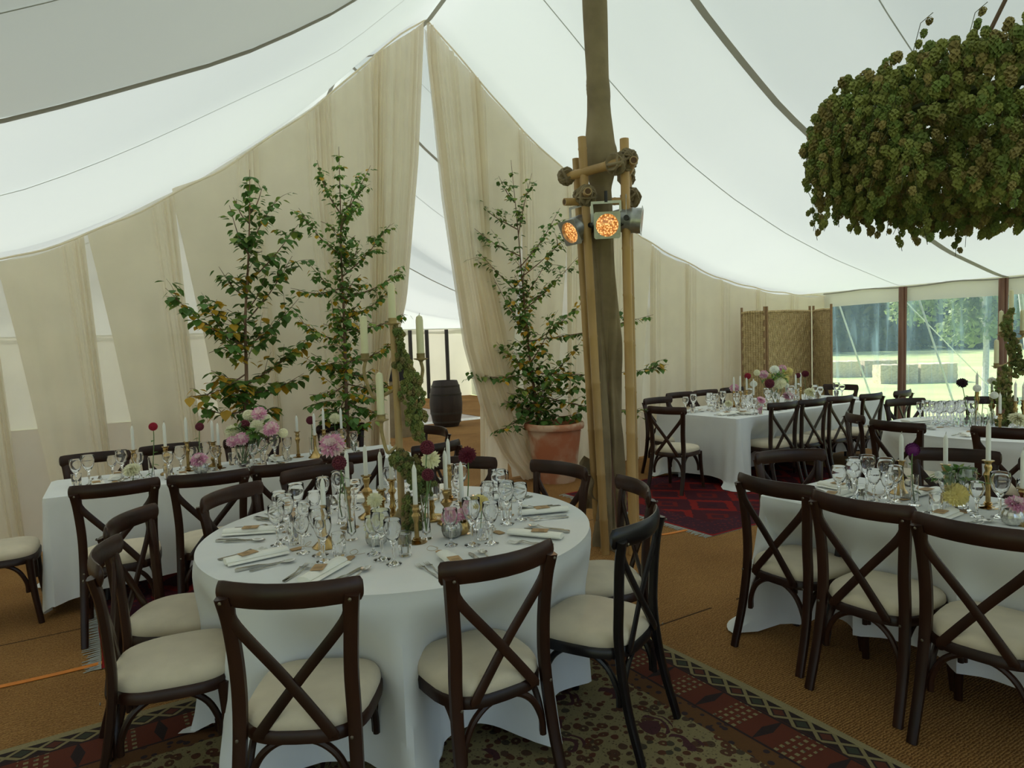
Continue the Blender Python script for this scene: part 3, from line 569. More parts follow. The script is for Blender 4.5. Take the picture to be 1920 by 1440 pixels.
def far_tree():
    rr = random.Random(5); t = empty('woodland_tree', (0, 0, 0), 0, '', 'tree', 'dark trees beyond the lawn'); t['label'] = 'x'
    b = MB()
    for k in range(24):
        a_ = rr.uniform(0, 6.28); r_ = rr.uniform(0, 4.2); leafball(b, (r_ * math.cos(a_), r_ * math.sin(a_), rr.uniform(1.0, 11) if k > 6 else rr.uniform(.6, 2.6)), (3.0, 3.0, 2.2), 260, .45, ['far_leaf', 'far_leaf', 'far_leaf2'], rr)
    b.build('foliage', t); b = MB(); b.sweep([(0, 0, 0), (.2, .1, 5), (0, .3, 10)], [.4, .3, .15], 'bark', 8); b.build('trunk', t); return t
FT = Proto(far_tree)
spots = [(13, 60), (21.5, 56), (30, 58), (38.5, 55), (47, 58), (56, 54), (26, 69), (35, 70), (44, 71), (64, 48)]
for k, (x, y) in enumerate(spots):
    FT((x, y, -.2), k * 1.3, 'dark green woodland tree beyond the lawn, one of a dense unbroken row', 'dark trees beyond the lawn')
for k, (x, y) in enumerate([(-22, 30), (-30, 22), (-26, 12), (-18, 40), (-6, 52), (4, 58)]):
    FT((x, y, -.2), k * 2.1 + .4, 'dark green tree outside behind the partition side of the tent', 'trees behind the partition')
t = empty('young_tree', (10.9, 15.6, -.03), 0, 'young pale-trunked tree with sunlit yellow-green leaves on the lawn', 'tree')
b = MB(); rr = random.Random(3)
for k in range(26):
    a_ = rr.uniform(0, 6.28); r_ = rr.uniform(.2, 1.45); leafball(b, (r_ * math.cos(a_), r_ * math.sin(a_), rr.uniform(1.55, 4.2)), (.62, .62, .45), 330, .085, ['sun_leaf', 'sun_leaf', 'leaf_light'], rr)
b.build('foliage', t); b = MB(); b.sweep([(0, 0, 0), (.03, 0, 1.2), (-.03, 0, 2.4), (0, 0, 3.8)], [.07, .06, .05, .02], 'pale_bark', 8)
for k in range(7):
    a_ = k * .9; b.sweep([(0, 0, 1.6 + k * .3), (.5 * math.cos(a_), .5 * math.sin(a_), 2.1 + k * .3), (1.0 * math.cos(a_), 1.0 * math.sin(a_), 2.4 + k * .3)], [.03, .02, .008], 'pale_bark', 6)
b.build('trunk', t)
def bale():
    b = MB(); rr = random.Random(2)
    def f(i, j):
        a_ = 2 * PI * i; x = .55 * max(-1, min(1, 1.5 * math.cos(a_))); y = .24 * max(-1, min(1, 1.5 * math.sin(a_)))
        return Vector((x, y, .42 * j)) * (1 + .04 * noise.noise(Vector((x * 5, y * 5, j * 4))))
    b.grid(f, 40, 8, 'hay', True)
    top = [f(i / 40, 1) for i in range(40)]; b.add(top + [Vector((0, 0, .43))], [(i, (i + 1) % 40, 40) for i in range(40)], 'hay')
    for x in (-.25, .25): b.sweep([(x, -.27, 0), (x, -.27, .43), (x, .27, .43), (x, .27, 0)], .006, 'rope', 5)
    return tag(b.build('hay_bale'), 'x', 'hay bale')
HB = Proto(bale)
for k, (p, rz) in enumerate([((11.85, 20.95, -.03), -.12), ((12.98, 20.85, -.03), -.05), ((12.0, 24.6, -.03), -.3), ((13.2, 24.4, -.03), -.2)]):
    o = HB(p, rz, ['straw bale on the lawn, screen-side end of the front row', 'straw bale on the lawn, young-tree end of the front row', 'straw bale of the pair further off, half behind the woven screen', 'straw bale of the pair further off, beside the guy rope'][k], 'straw bales on the lawn'); o.scale = (.98, 1.3, 1.35)
for k, (p0, p1) in enumerate([(T(6.3, .12, 2.2), GUY[0]), (T(6.3, 1.38, 2.2), GUY[1]), (T(6.3, 1.08, 2.2), GUY[2]), (T(6.3, 2.7, 2.2), GUY[3])]):
    b = MB(); b.sweep([p0, Vector(p1)], [.016, .016, .009, .03][k], 'rope', 6)
    tag(b.build('guy_rope'), ['white guy rope outside running down past the woven screen', 'white guy rope outside sloping down just beyond the first window pole', 'thin white guy rope crossing the other one outside the window', 'thick white guy rope outside behind the hop-wrapped candelabra'][k], 'rope', 'guy ropes outside the window')

# ================================================================ THE BAY BEHIND
b = MB(); prof = [(.25, 0), (.30, .12), (.335, .3), (.345, .45), (.335, .6), (.30, .78), (.25, .9)]
t = empty('oak_barrel', (-1.33, 13.5, 0), 0, 'dark old wooden barrel standing beyond the curtain slit', 'barrel')
b.lathe([(.95 * r_, z_) for r_, z_ in prof[:-1]] + [(.24, .91), (.22, .91), (.22, .885), (0, .885)], 'barrel', 28, fl=lambda a_: .006 * abs(math.sin(a_ * 10))); b.build('body', t)
for z_ in (.1, .27, .64, .8):
    r_ = lerp(z_, [(z, r) for r, z in prof]) * .95; b = MB(); b.lathe([(r_ + .001, z_ - .02), (r_ + .008, z_ - .02), (r_ + .008, z_ + .02), (r_ + .001, z_ + .02)], 'hoop', 28, cap=False); b.build('hoop', t)
t = empty('dance_floor', (0, 0, 0), 0, 'pale mauve dance floor with white edging beyond the curtain slit', 'dance floor')
c0 = Vector((-.70, 14.7, 0)); b = MB()
b.add([c0, c0 - UD * 4.5, c0 - UD * 4.5 - VD * 5, c0 - VD * 5] + [p + Vector((0, 0, .03)) for p in (c0, c0 - UD * 4.5, c0 - UD * 4.5 - VD * 5, c0 - VD * 5)], [(4, 5, 6, 7), (0, 1, 5, 4), (0, 4, 7, 3), (1, 2, 6, 5), (2, 3, 7, 6)], 'dance'); b.build('panel', t, smooth=False)
b = MB()
for p, d, n_ in ((c0, -UD * 4.5, VD * .12), (c0, -VD * 5, UD * .12)):
    e_ = Vector((0, 0, .035)); b.add([p, p + d, p + d + n_, p + n_, p + e_, p + d + e_, p + d + n_, p + n_], [(4, 5, 6, 7)], 'trim')
b.build('edging', t, smooth=False)
t = empty('loudspeaker', (-2.05, 12.2, 0), 0, 'loudspeaker under a tan cover on a stand beyond the curtain slit', 'loudspeaker')
b = MB(); b.lathe([(.26, 0), (.22, .4), (.17, .95), (.16, 1.0)], 'hessian', 14); b.build('cover', t); b = MB(); b.box((-.16, -.14, 1.0), (.16, .14, 1.42), 'mesh_black'); b.build('cabinet', t, smooth=False)
# ================================================================ CHAIRS
def make_chair(wood='wood'):
    t = empty('cross_back_chair', (0, 0, 0), 0, 'x', 'chair')
    def outline(a_, k=1.0):   # seat plan: rounded trapezoid, wider at the front (+y)
        c_, s_ = math.cos(a_), math.sin(a_); e = .62
        x = .205 * math.copysign(abs(c_) ** e, c_) * (1 + .10 * s_); y = .207 * math.copysign(abs(s_) ** e, s_)
        return Vector((x * k, y * k, 0))
    b = MB(); n = 36
    rings = [(.98, .374), (1.03, .379), (1.035, .410), (1.0, .420), (.9, .420)]
    b.add([outline(2 * PI * i / n, k) + Vector((0, 0, z)) for k, z in rings for i in range(n)], [(j * n + i, j * n + (i + 1) % n, (j + 1) * n + (i + 1) % n, (j + 1) * n + i) for j in range(len(rings) - 1) for i in range(n)], wood)
    b.build('seat_frame', t)
    b = MB(); rings = [(.97, .412), (1.01, .426), (1.0, .446), (.95, .462), (.82, .473), (.55, .480), (.25, .483), (0.001, .483)]
    b.add([outline(2 * PI * i / n, k) + Vector((0, 0, z)) for k, z in rings for i in range(n)], [(j * n + i, j * n + (i + 1) % n, (j + 1) * n + (i + 1) % n, (j + 1) * n + i) for j in range(len(rings) - 1) for i in range(n)], 'cushion')
    b.build('seat_cushion', t)
    rect = RSEC(1, .72)
    for s in (-1, 1):
        b = MB(); pts = crv([(s * .195, -.275, 0), (s * .188, -.215, .22), (s * .180, -.185, .44), (s * .178, -.188, .60), (s * .188, -.200, .76), (s * .200, -.218, .855)], 5)
        b.sweep(pts, [.0185 + .0035 * min(1, k / 12) for k in range(len(pts))], wood, sec=rect, up=(0, 1, 0)); 
        b.build('rear_leg', t)
        b = MB(); pts = crv([(s * .198, .210, 0), (s * .188, .182, .22), (s * .182, .170, .40)], 5); b.sweep(pts, [.017, .017, .0175, .018, .0185, .019, .0195, .02, .021, .022, .023][:len(pts)], wood, 10); b.build('front_leg', t)
    # crest rail, bent round the sitter, wrapped over the posts
    b = MB(); pts = [(x, -.188 - .058 * (1 - (x / .222) ** 2), .862) for x in [-.226, -.219, -.20] + [-.165 + .055 * i for i in range(7)] + [.20, .219, .226]]
    b.sweep(pts, [.62 if i in (0, 12) else (.94 if i in (1, 11) else 1) for i in range(13)], wood, sec=[(.0135 * a_, .041 * c_) for a_, c_ in [(math.cos(q_) ** 3 * .3 + .7 * math.cos(q_), math.sin(q_)) for q_ in [2 * PI * i / 14 for i in range(14)]]], up=(0, 0, 1))
    cr = b.build('crest_rail', t)
    b = MB()
    for s in (-1, 1): b.lathe([(.0, 0), (.006, .001), (.005, .004), (0, .005)], 'screw', 8, (s * .197, -.241, .845), False, ax=(0, -1, 0)); b.lathe([(.0, 0), (.006, .001), (.005, .004), (0, .005)], 'screw', 8, (s * .178, -.222, .402), False, ax=(0, -1, 0))
    b.build('screw_head', cr)
    for s in (-1, 1):
        b = MB(); o_ = .004 * s
        pts = crv([(s * .184, -.208 + o_, .825), (s * .165, -.205 + o_, .76), (s * .025, -.202 + o_, .59), (-s * .105, -.208 + o_, .425), (-s * .118, -.206 + o_, .400)], 5)
        b.sweep(pts, [.0162 + .001 * abs(k - 10) / 10 for k in range(len(pts))], wood, sec=RSEC(1.05, .42), up=(0, 1, 0)); b.build('cross_slat', t)
    def arch(p0, p1, name):
        p0, p1 = Vector(p0), Vector(p1); d = (p1 - p0); inn = d.normalized()
        pts = crv([p0 + Vector((0, 0, -.0)), p0 + inn * .004 + Vector((0, 0, .06)), p0 + d * .12 + Vector((0, 0, .135)), p0 + d * .30 + Vector((0, 0, .180)), p0 + d * .5 + Vector((0, 0, .188)), p0 + d * .70 + Vector((0, 0, .180)), p0 + d * .88 + Vector((0, 0, .135)), p1 - inn * .004 + Vector((0, 0, .06)), p1], 4)
        b = MB(); b.sweep(pts, .0125, wood, 8); b.build(name, t)
    arch((-.160, -.190, .195), (.160, -.190, .195), 'arched_brace'); arch((-.162, .168, .195), (.162, .168, .195), 'arched_brace')
    for s in (-1, 1): arch((s * .168, -.175, .195), (s * .170, .152, .195), 'arched_brace')
    return t
CH = Proto(make_chair); CHB = Proto(lambda: make_chair('black_wood'))
CHAIRS = []
def chair(mx, my, face, label, group=None, pr=None):
    """mx,my: middle of the crest rail; face: heading of the sitter in degrees"""
    a_ = math.radians(face); x, y = mx + .222 * math.cos(a_), my + .222 * math.sin(a_)
    CHAIRS.append((x, y, a_)); return (pr or CH)((x, y, .008 if (mx, my) in ONRUG else 0), a_ - PI / 2, label, group)
ONRUG = set()
G1, G2, G3, G4, G5 = ['chairs round the candelabra table', 'chairs along the long table by the birches', 'chairs at the table nearest the right edge', 'chairs at the far long table', 'chairs round the table by the window']
# (crest x, crest y, heading, label)
C1 = [(-.71, 2.03, 90, 'brown cross-back chair with its back to the viewer, next to the edge-on chairs'),
 (-.05, 2.25, 122, 'brown cross-back chair with its back to the viewer, next to the near-black chair'),
 (.50, 2.64, 147, 'near-black cross-back chair seen side-on, standing on the patterned rug'),
 (.60, 3.30, 190, 'brown cross-back chair just behind the near-black one, against the bamboo tower'),
 (.27, 3.90, 222, 'brown cross-back chair facing the viewer in front of the terracotta pot'),
 (-.33, 4.22, 262, 'brown cross-back chair behind the big dark dahlia, at the back of the candelabra table'),
 (-1.20, 4.06, 307, 'brown cross-back chair behind the pink dahlia, back of the candelabra table'),
 (-1.49, 3.48, 342, 'brown cross-back chair squeezed between candelabra table and long table, crest tilted up'),
 (-1.74, 2.98, 3, 'brown cross-back chair seen edge-on, second from the viewer on the left of the candelabra table'),
 (-1.53, 2.45, 22, 'brown cross-back chair seen edge-on, large cream cushion, nearest the orange strap')]
for x, y, f, l in C1:
    ONRUG.add((x, y)); chair(x, y, f, l, G1, CHB if l.startswith('near-black') else None)
nL = 120
C2 = [(-2.27, 3.81, 118, 'brown cross-back chair, near side of the birch table, closest to its bare corner'),
 (-1.83, 4.02, 114, 'brown cross-back chair, near side of the birch table, second from the corner'),
 (-1.44, 4.28, 120, 'brown cross-back chair, near side of the birch table, third from the corner'),
 (-1.10, 4.62, 120, 'brown cross-back chair, near side of birch table, crest behind three white candles'),
 (-.55, 4.93, 135, 'brown cross-back chair at the last corner of birch table, crest behind dark dahlia'),
 (-3.13, 5.04, 300, 'orange-brown cross-back chair on the far side of the long birch table, nearest the picture edge'),
 (-2.74, 5.38, 302, 'brown cross-back chair on the far side of the long birch table, behind the red dahlia'),
 (-2.20, 5.66, 300, 'brown cross-back chair on the far side of the long birch table, hidden by the bouquet'),
 (-1.64, 6.40, 292, 'brown cross-back chair on the far side of the long birch table, below the middle birch'),
 (-.67, 5.92, 216, 'brown cross-back chair turned sideways at the end of the long birch table, below the barrel'),
 (-3.40, 4.02, 30, 'cross-back chair at the head of the long birch table, only its cream seat in view')]
for x, y, f, l in C2: chair(x, y, f, l, G2)
C3 = [(1.25, 3.29, 30, 'brown cross-back chair by the pooling cloth corner, furthest of three with backs turned'),
 (1.45, 2.85, 34, 'brown cross-back chair, middle of three with backs turned at the right-hand table'),
 (1.67, 2.43, 38, 'brown cross-back chair cut by the picture edge, nearest of three with backs turned'),
 (1.67, 4.11, 277, 'greyish brown cross-back chair facing the viewer at the head of the right-hand table'),
 (2.58, 3.95, 238, 'brown cross-back chair facing the viewer behind the tall candles of the right-hand table'),
 (2.91, 3.50, 222, 'brown cross-back chair facing the viewer, rounded crest end at the picture edge')]
for x, y, f, l in C3: chair(x, y, f, l, G3)
C4 = [(1.57, 6.97, 48, 'brown cross-back chair on the red rug at the end of the far long table'),
 (1.72, 8.10, 300, 'brown cross-back chair behind the red-rug chair, by the wall drape'),
 (2.84, 7.04, 117, 'brown cross-back chair, near side of the far long table, first from the draped corner'),
 (3.25, 7.26, 119, 'brown cross-back chair, near side of the far long table, second from the draped corner'),
 (3.66, 7.50, 118, 'brown cross-back chair, near side of the far long table, third from the draped corner'),
 (4.11, 7.69, 122, 'brown cross-back chair, near side of the far long table, fourth from the draped corner'),
 (4.62, 7.95, 128, 'brown cross-back chair standing clear against the lawn, below the first window pole'),
 (2.14, 8.75, 298, 'brown cross-back chair, wall side of the far long table, first behind the wine glasses'),
 (2.54, 8.98, 300, 'brown cross-back chair, wall side of the far long table, second behind the wine glasses'),
 (2.98, 9.26, 300, 'brown cross-back chair, wall side of the far long table, behind the short candles'),
 (4.45, 9.15, 225, 'brown cross-back chair at the window end of the far long table, below the guy rope')]
for x, y, f, l in C4: chair(x, y, f, l, G4)
C5 = [(2.96, 5.24, 28, 'brown cross-back chair at the window table, crest just above the purple dahlia'),
 (3.46, 4.71, 48, 'brown cross-back chair, back turned, at the window table, behind the tallest candle'),
 (2.95, 5.88, 350, 'brown cross-back chair seen edge-on at the window table, pushed against the far chairs'),
 (4.03, 6.97, 278, 'brown cross-back chair facing the viewer at the window table, by the stacked napkins'),
 (4.85, 6.86, 240, 'brown cross-back chair at the window table, behind the candlesticks'),
 (5.35, 6.2, 200, 'brown cross-back chair at the window table, behind the tall candelabra')]
for x, y, f, l in C5: chair(x, y, f, l, G5)

# ================================================================ TABLES AND CLOTHS
TZ = .752
RCX, RCY, RR_ = -.56, 3.23, .90
def sst(a, b, x):
    t = max(0, min(1, (x - a) / (b - a))); return t * t * (3 - 2 * t)
def dent(p, inward):
    """the hanging cloth gives way to the chairs pushed against it"""
    if p.z > .735: return p
    zm = 1 - sst(.45, .72, p.z)
    for (x, y, a_) in CHAIRS:
        dx, dy = p.x - x, p.y - y
        if dx * dx + dy * dy > .36: continue
        fx, fy = math.cos(a_), math.sin(a_); ly = dx * fx + dy * fy; lx = dx * fy - dy * fx
        k = inward.x * fx + inward.y * fy
        if k < .3 or ly < -.34: continue
        lim = .218 - .08 * sst(.08, .24, abs(lx)); wm = 1 - sst(.18, .30, abs(lx))
        if ly < lim: p = p + inward * ((lim - ly) / k * wm * zm)
    return p
def round_table(cx, cy, r, label, cl_label, seed, hem=.03):
    t = empty('round_table', (cx, cy, 0), 0, label, 'table')
    b = MB(); b.lathe([(r - .02, .715), (r - .005, .72), (r - .005, .738), (r - .02, .742)], 'tablewood', 40); b.build('table_top', t)
    for k in range(4):
        a_ = PI / 4 + k * PI / 2; b = MB(); b.sweep([(.55 * math.cos(a_), .55 * math.sin(a_), .01), (.45 * math.cos(a_), .45 * math.sin(a_), .715)], .02, 'dark_post', 8); b.build('leg', t)
    rr = random.Random(seed); ph = [rr.uniform(0, 6.3) for _ in range(6)]
    def f(i, j):
        a_ = 2 * PI * i
        if j < .3: q_ = j / .3; return Vector((cx + (r + .002) * q_ * math.cos(a_), cy + (r + .002) * q_ * math.sin(a_), TZ - .0005))
        q_ = (j - .3) / .7; drop = TZ * q_ ** .9
        lobes = .5 * math.sin(9 * a_ + ph[0] + .5 * math.sin(2 * a_ + ph[3])) + .32 * math.sin(14 * a_ + ph[1]) + .25 * math.sin(5 * a_ + ph[2]) + .12 * math.sin(23 * a_ + ph[4]) + .06 * math.sin(37 * a_ + ph[5])
        s_ = min(1, q_ * 4) ** 2 * .02 * min(1, q_ * 4)
        flare = .012 * math.sin(min(1, q_ * 8) * PI / 2) + .115 * q_ * lobes * (.35 + .65 * q_) + .055 * q_
        flare = max(flare, .006)
        hz = hem + .045 * (.5 - .5 * lobes)
        z = TZ - (TZ - hz) * q_ if q_ > .02 else TZ - .004
        if q_ > .96 and lobes > .45: flare += .06 * (q_ - .96) / .04; z = .014
        z -= .006 * math.sin(min(1, q_ * 10) * PI / 2) * 0
        return dent(Vector((cx + (r + flare) * math.cos(a_), cy + (r + flare) * math.sin(a_), z)), Vector((-math.cos(a_), -math.sin(a_), 0)))
    b = MB(); b.grid(f, 240, 50, 'cloth', True)
    tag(b.build('tablecloth'), cl_label, 'tablecloth', 'white tablecloths')
round_table(RCX, RCY, RR_, 'round folding table hidden beneath the large round white cloth on the patterned rug', 'white round tablecloth falling to the patterned rug, under the tall candelabra', 4)
round_table(4.2, 5.75, .9, 'round folding table hidden beneath the cloth beside the clear window wall', 'white round tablecloth on the table beside the clear window wall', 9)
def rect_table(ax, ay, ang, L, W, label, cl_label, seed, hem=(.10, .10, .10, .10), corner=(1, 1, 1, 1)):
    """ax,ay near-left corner; ang direction of the long side; W to the left of it"""
    rz = math.radians(ang); d = Vector((math.cos(rz), math.sin(rz), 0)); n_ = Vector((-d.y, d.x, 0)); A = Vector((ax, ay, 0))
    t = empty('trestle_table', A + d * L / 2 + n_ * W / 2, rz, label, 'table')
    b = MB(); b.box((-L / 2 + .01, -W / 2 + .01, .716), (L / 2 - .01, W / 2 - .01, .742), 'tablewood'); b.build('table_top', t, smooth=False)
    for sx in (-1, 1):
        for sy in (-1, 1):
            b = MB(); b.sweep([(sx * (L / 2 - .3), sy * (W / 2 - .12), 0), (sx * (L / 2 - .38), sy * (W / 2 - .16), .716)], .018, 'dark_post', 8); b.build('leg', t)
    rr = random.Random(seed); ph = rr.uniform(0, 6)
    per = []; cr = .025; N = 40
    # perimeter points: (pos, outward normal, side, distance to the nearest corner, corner index)
    cs = [(0, 0), (L, 0), (L, W), (0, W)]
    for s in range(4):
        p0 = Vector((*cs[s], 0)); p1 = Vector((*cs[(s + 1) % 4], 0)); e = (p1 - p0); ln = e.length; e.normalize(); nn = Vector((e.y, -e.x, 0))
        m_ = int(ln / .035)
        for k in range(m_ + 1):
            q_ = cr + (ln - 2 * cr) * k / m_; dist = min(q_, ln - q_); ci = s if q_ < ln / 2 else (s + 1) % 4
            per.append((p0 + e * q_, nn, hem[s], dist, ci, s))
        nc = Vector((nn.x, nn.y, 0)); p2 = Vector((*cs[(s + 2) % 4], 0)); e2 = (p2 - p1).normalized(); n2 = Vector((e2.y, -e2.x, 0)); cc = p1 - e * cr + e2 * cr
        for k in range(1, 8):
            a_ = k / 8; nv = (nn * math.cos(a_ * PI / 2) + n2 * math.sin(a_ * PI / 2)); per.append((cc + nv * cr, nv, hem[s] * (1 - a_) + hem[(s + 1) % 4] * a_, 0, (s + 1) % 4, s))
    n = len(per); rows = 26; vs_ = []; cen = Vector((L / 2, W / 2, 0))
    for j in range(rows + 1):
        q_ = j / rows
        for i, (p, nv, hm, dist, ci, s) in enumerate(per):
            e = math.exp(-(dist / .16) ** 2) * corner[ci]
            osc = math.sin(dist * 34 + ph) * math.exp(-(dist / .30) ** 2)
            out = .006 + .10 * e * q_ ** 1.3 + .022 * osc * q_ + .010 * math.sin(i * .11 + ph) * q_
            hz = max(.014, hm * (1 - e * 1.2) - .01 * math.sin(i * .2))
            zz = TZ - (TZ - hz) * q_ if j else TZ - .006
            if e > .5 and q_ > .93: out += .05 * (q_ - .93) / .07; zz = max(.013, zz)
            if j == 0: out = .004
            q3 = p + nv * out; wp = A + d * q3.x + n_ * q3.y + Vector((0, 0, zz)); wn = d * nv.x + n_ * nv.y
            w2 = dent(wp, -wn); dl = w2 - wp
            vs_.append(q3 + Vector((dl.dot(d), dl.dot(n_), zz)))
    fs = [(j * n + (i + 1) % n, j * n + i, (j + 1) * n + i, (j + 1) * n + (i + 1) % n) for j in range(rows) for i in range(n)]
    o = len(vs_)
    for k in (.985,):
        for i, (p, *_r) in enumerate(per): vs_.append(cen + (p - cen) * k + Vector((0, 0, TZ)))
    fs += [(o + i, o + (i + 1) % n, (i + 1) % n, i) for i in range(n)]
    fs.append(tuple(range(o, o + n)))
    b = MB(); b.add([A + d * p.x + n_ * p.y + Vector((0, 0, p.z)) for p in vs_], fs, 'cloth')
    tag(b.build('tablecloth'), cl_label, 'tablecloth', 'white tablecloths')
    return A, d, n_
TL = rect_table(-2.93, 4.16, 30, 2.47, .68, 'trestle table hidden beneath the long white cloth in front of the birches', 'white tablecloth on the long table in front of the birches', 3, hem=(.13, .06, .13, .03), corner=(.35, 1, 1, .6))
TF = rect_table(2.32, 6.97, 34, 2.9, 1.15, 'trestle table hidden beneath the white cloth half on the red rug', 'white tablecloth on the far long table, its corner trailing on the red rug', 5, hem=(.16, .1, .1, .09))
TR = rect_table(1.31, 3.60, -57, 2.5, .80, 'trestle table hidden beneath the cloth at the right-hand table', 'white tablecloth with one corner pooling on the matting beside the three chair backs', 8, hem=(.13, .1, .1, .10), corner=(1.15, 1, 1, 1))

# ================================================================ RUGS
def rug(cx, cy, rz, hw, hl, mat, label, th=.008, fringe=None):
    t = empty('rug', (cx, cy, 0), rz, label, 'rug')
    b = MB(); n = 24
    b.grid(lambda i, j: Vector(((2 * i - 1) * hw + .006 * math.sin(j * 14) * abs(2 * i - 1) ** 8, (2 * j - 1) * hl + .006 * math.sin(i * 17) * abs(2 * j - 1) ** 8, th)), n, n, mat)
    b.box((-hw + .006, -hl + .006, 0), (hw - .006, hl - .006, th - .002), 'fringe'); b.build('pile', t, smooth=False)
    if fringe:
        rr = random.Random(1); b = MB(); k = -hl
        while k < hl:
            x0 = fringe * hw; dx = fringe * rr.uniform(.05, .09); dy = rr.uniform(-.02, .02)
            b.add([(x0, k, .006), (x0, k + .012, .006), (x0 + dx, k + dy + .010, .003), (x0 + dx, k + dy, .003)], [(0, 1, 2, 3)], 'fringe'); k += .014
        b.build('fringe', t)
M['fringe'] = simple('grey_fringe', (.30, .31, .28), .9)
ra = math.radians(32)
def rugc(cu, cv, off=0): return T(cu, cv)
def uv(x, y): d = Vector((x, y, 0)) - O0; return d.dot(UD), d.dot(VD)
# patterned rug: far edge through (-2.18,2.72)-(-1.5,3.08); window-side edge through (.7,3.5)-(1.36,2.54)
ve = sum((uv(-2.18, 2.72)[1], uv(-1.5, 3.08)[1])) / 2; ue = sum((uv(.7, 3.5)[0], uv(1.36, 2.54)[0])) / 2
hl_ = 1.7; hw_ = 2.3; c_ = T(ue - hw_, ve + hl_)
M['persian'] = persian(hw_, hl_); rug(c_.x, c_.y, ra, hw_, hl_, 'persian', 'cream and dark red patterned rug with diamond border under the candelabra table')
uL_, vL_ = uv(-2.38, 3.75); c_ = T(uL_ + 1.35, vL_ - .55)
M['bokhara'] = bokhara(1.35, .95); rug(c_.x, c_.y, ra, 1.35, .95, 'bokhara', 'dark red rug with grey fringe beneath the long birch table', fringe=-1, th=.006)
u0_, v0_ = uv(1.57, 5.37); M['bokhara2'] = bokhara(1.6, 1.0); c_ = T(u0_ + 1.6, v0_ - 1.0)
rug(c_.x, c_.y, ra, 1.6, 1.0, 'bokhara2', 'deep red rug with lozenge pattern under the end of the far long table', fringe=-1, th=.006)
def strap(pts, label):
    b = MB(); b.sweep(crv([(x, y, .004) for x, y in pts], 6), 1, 'strap', sec=[(-.018, -.0015), (.018, -.0015), (.018, .0015), (-.018, .0015)], up=(0, 0, 1)); tag(b.build('orange_strap', smooth=False), label, 'strap', 'orange straps on the matting')
strap([(-3.3, 2.85), (-2.9, 3.1), (-2.58, 3.26), (-2.45, 3.33), (-2.3, 3.42), (-2.19, 3.5)], 'orange strap lying on the coir beside the edge-on chairs')
strap([(.62, 5.32), (.9, 5.42), (1.2, 5.47), (1.42, 5.58)], 'orange strap lying on the coir between bamboo tower and red rug')

# ================================================================ TABLEWARE
def goblet(h, r, name, lab_):
    def mk():
        t = empty(name, (0, 0, 0), 0, 'x', 'glass'); s = h / .205
        b = MB(); sh = .44 * h
        b.lathe([(.004, sh), (r * .35, sh + .012 * s), (r * .72, sh + .034 * s), (r * .95, sh + .062 * s), (r, sh + .082 * s), (r * .97, h - .002), (r * .955, h), (r * .92, h - .002), (r * .945, sh + .082 * s), (r * .88, sh + .063 * s), (r * .64, sh + .038 * s), (r * .25, sh + .018 * s), (.001, sh + .014 * s)], 'glass', 20, cap=False); b.build('bowl', t)
        b = MB(); b.lathe([(r * .86, 0), (r * .88, .003), (r * .5, .007), (.006, .016), (.0045, .03), (.0055, sh * .55), (.0085, sh * .8), (.006, sh * .93), (.011, sh + .002)], 'stemglass', 14); b.build('stem', t)
        return t
    return Proto(mk)
GA = goblet(.205, .040, 'wine_goblet', ''); GB = goblet(.180, .036, 'wine_goblet', ''); GC = goblet(.160, .032, 'wine_goblet', '')
def tumb():
    b = MB(); b.lathe([(.024, 0), (.026, .002), (.031, .095), (.0295, .096), (.0275, .01), (0, .009)], 'glass', 18); return tag(b.build('tumbler'), 'x', 'glass')
TU = Proto(tumb)
def napkin():
    b = MB()
    sp = [(.030 * math.cos(a_) * (1.0), .013 + .013 * math.sin(a_)) for a_ in [2 * PI * i / 14 for i in range(14)]]
    b.sweep([(0, -.125 + .025 * k, .003) for k in range(11)], [.96, 1, 1, .98, 1, 1.02, 1, 1, 1, 1, .96], 'napkin', sec=sp, up=(0, 0, 1))
    b.sweep([(.034, -.122 + .0244 * k, .003) for k in range(11)], 1, 'napkin', sec=[(.014 * math.cos(a_), .005 + .005 * math.sin(a_)) for a_ in [2 * PI * i / 8 for i in range(8)]], up=(0, 0, 1))
    return tag(b.build('rolled_napkin'), 'x', 'napkin')
NA = Proto(napkin)
def card():
    b = MB(); b.box((-.024, -.036, 0), (.024, .036, .0016), 'kraft'); b.box((-.016, -.020, .0016), (.016, .004, .0019), 'mercury_dark'); return tag(b.build('seed_packet', smooth=False), 'x', 'card')
M['mercury_dark'] = simple('card_print', (.30, .19, .09), .8)
CA = Proto(card)
def ktag():
    t = empty('gift_tag', (0, 0, 0), 0, 'x', 'tag')
    b = MB(); b.add([(-.017, -.026, .001), (.017, -.026, .001), (.017, .018, .003), (.009, .028, .003), (-.009, .028, .003), (-.017, .018, .003)] + [(-.017, -.026, .003), (.017, -.026, .003), (.017, .018, .005), (.009, .028, .005), (-.009, .028, .005), (-.017, .018, .005)], [(6, 7, 8, 9, 10, 11), (5, 4, 3, 2, 1, 0)] + [(i, (i + 1) % 6, 6 + (i + 1) % 6, 6 + i) for i in range(6)], 'kraft'); b.build('card', t, smooth=False)
    b = MB(); b.sweep(crv([(0, .02, .005), (.012, .05, .012), (-.008, .068, .018), (-.028, .058, .01), (-.01, .04, .004), (.02, .045, .006), (.034, .07, .004)], 5), .0009, 'twine', 5); b.build('twine', t)
    return t
TG = Proto(ktag)
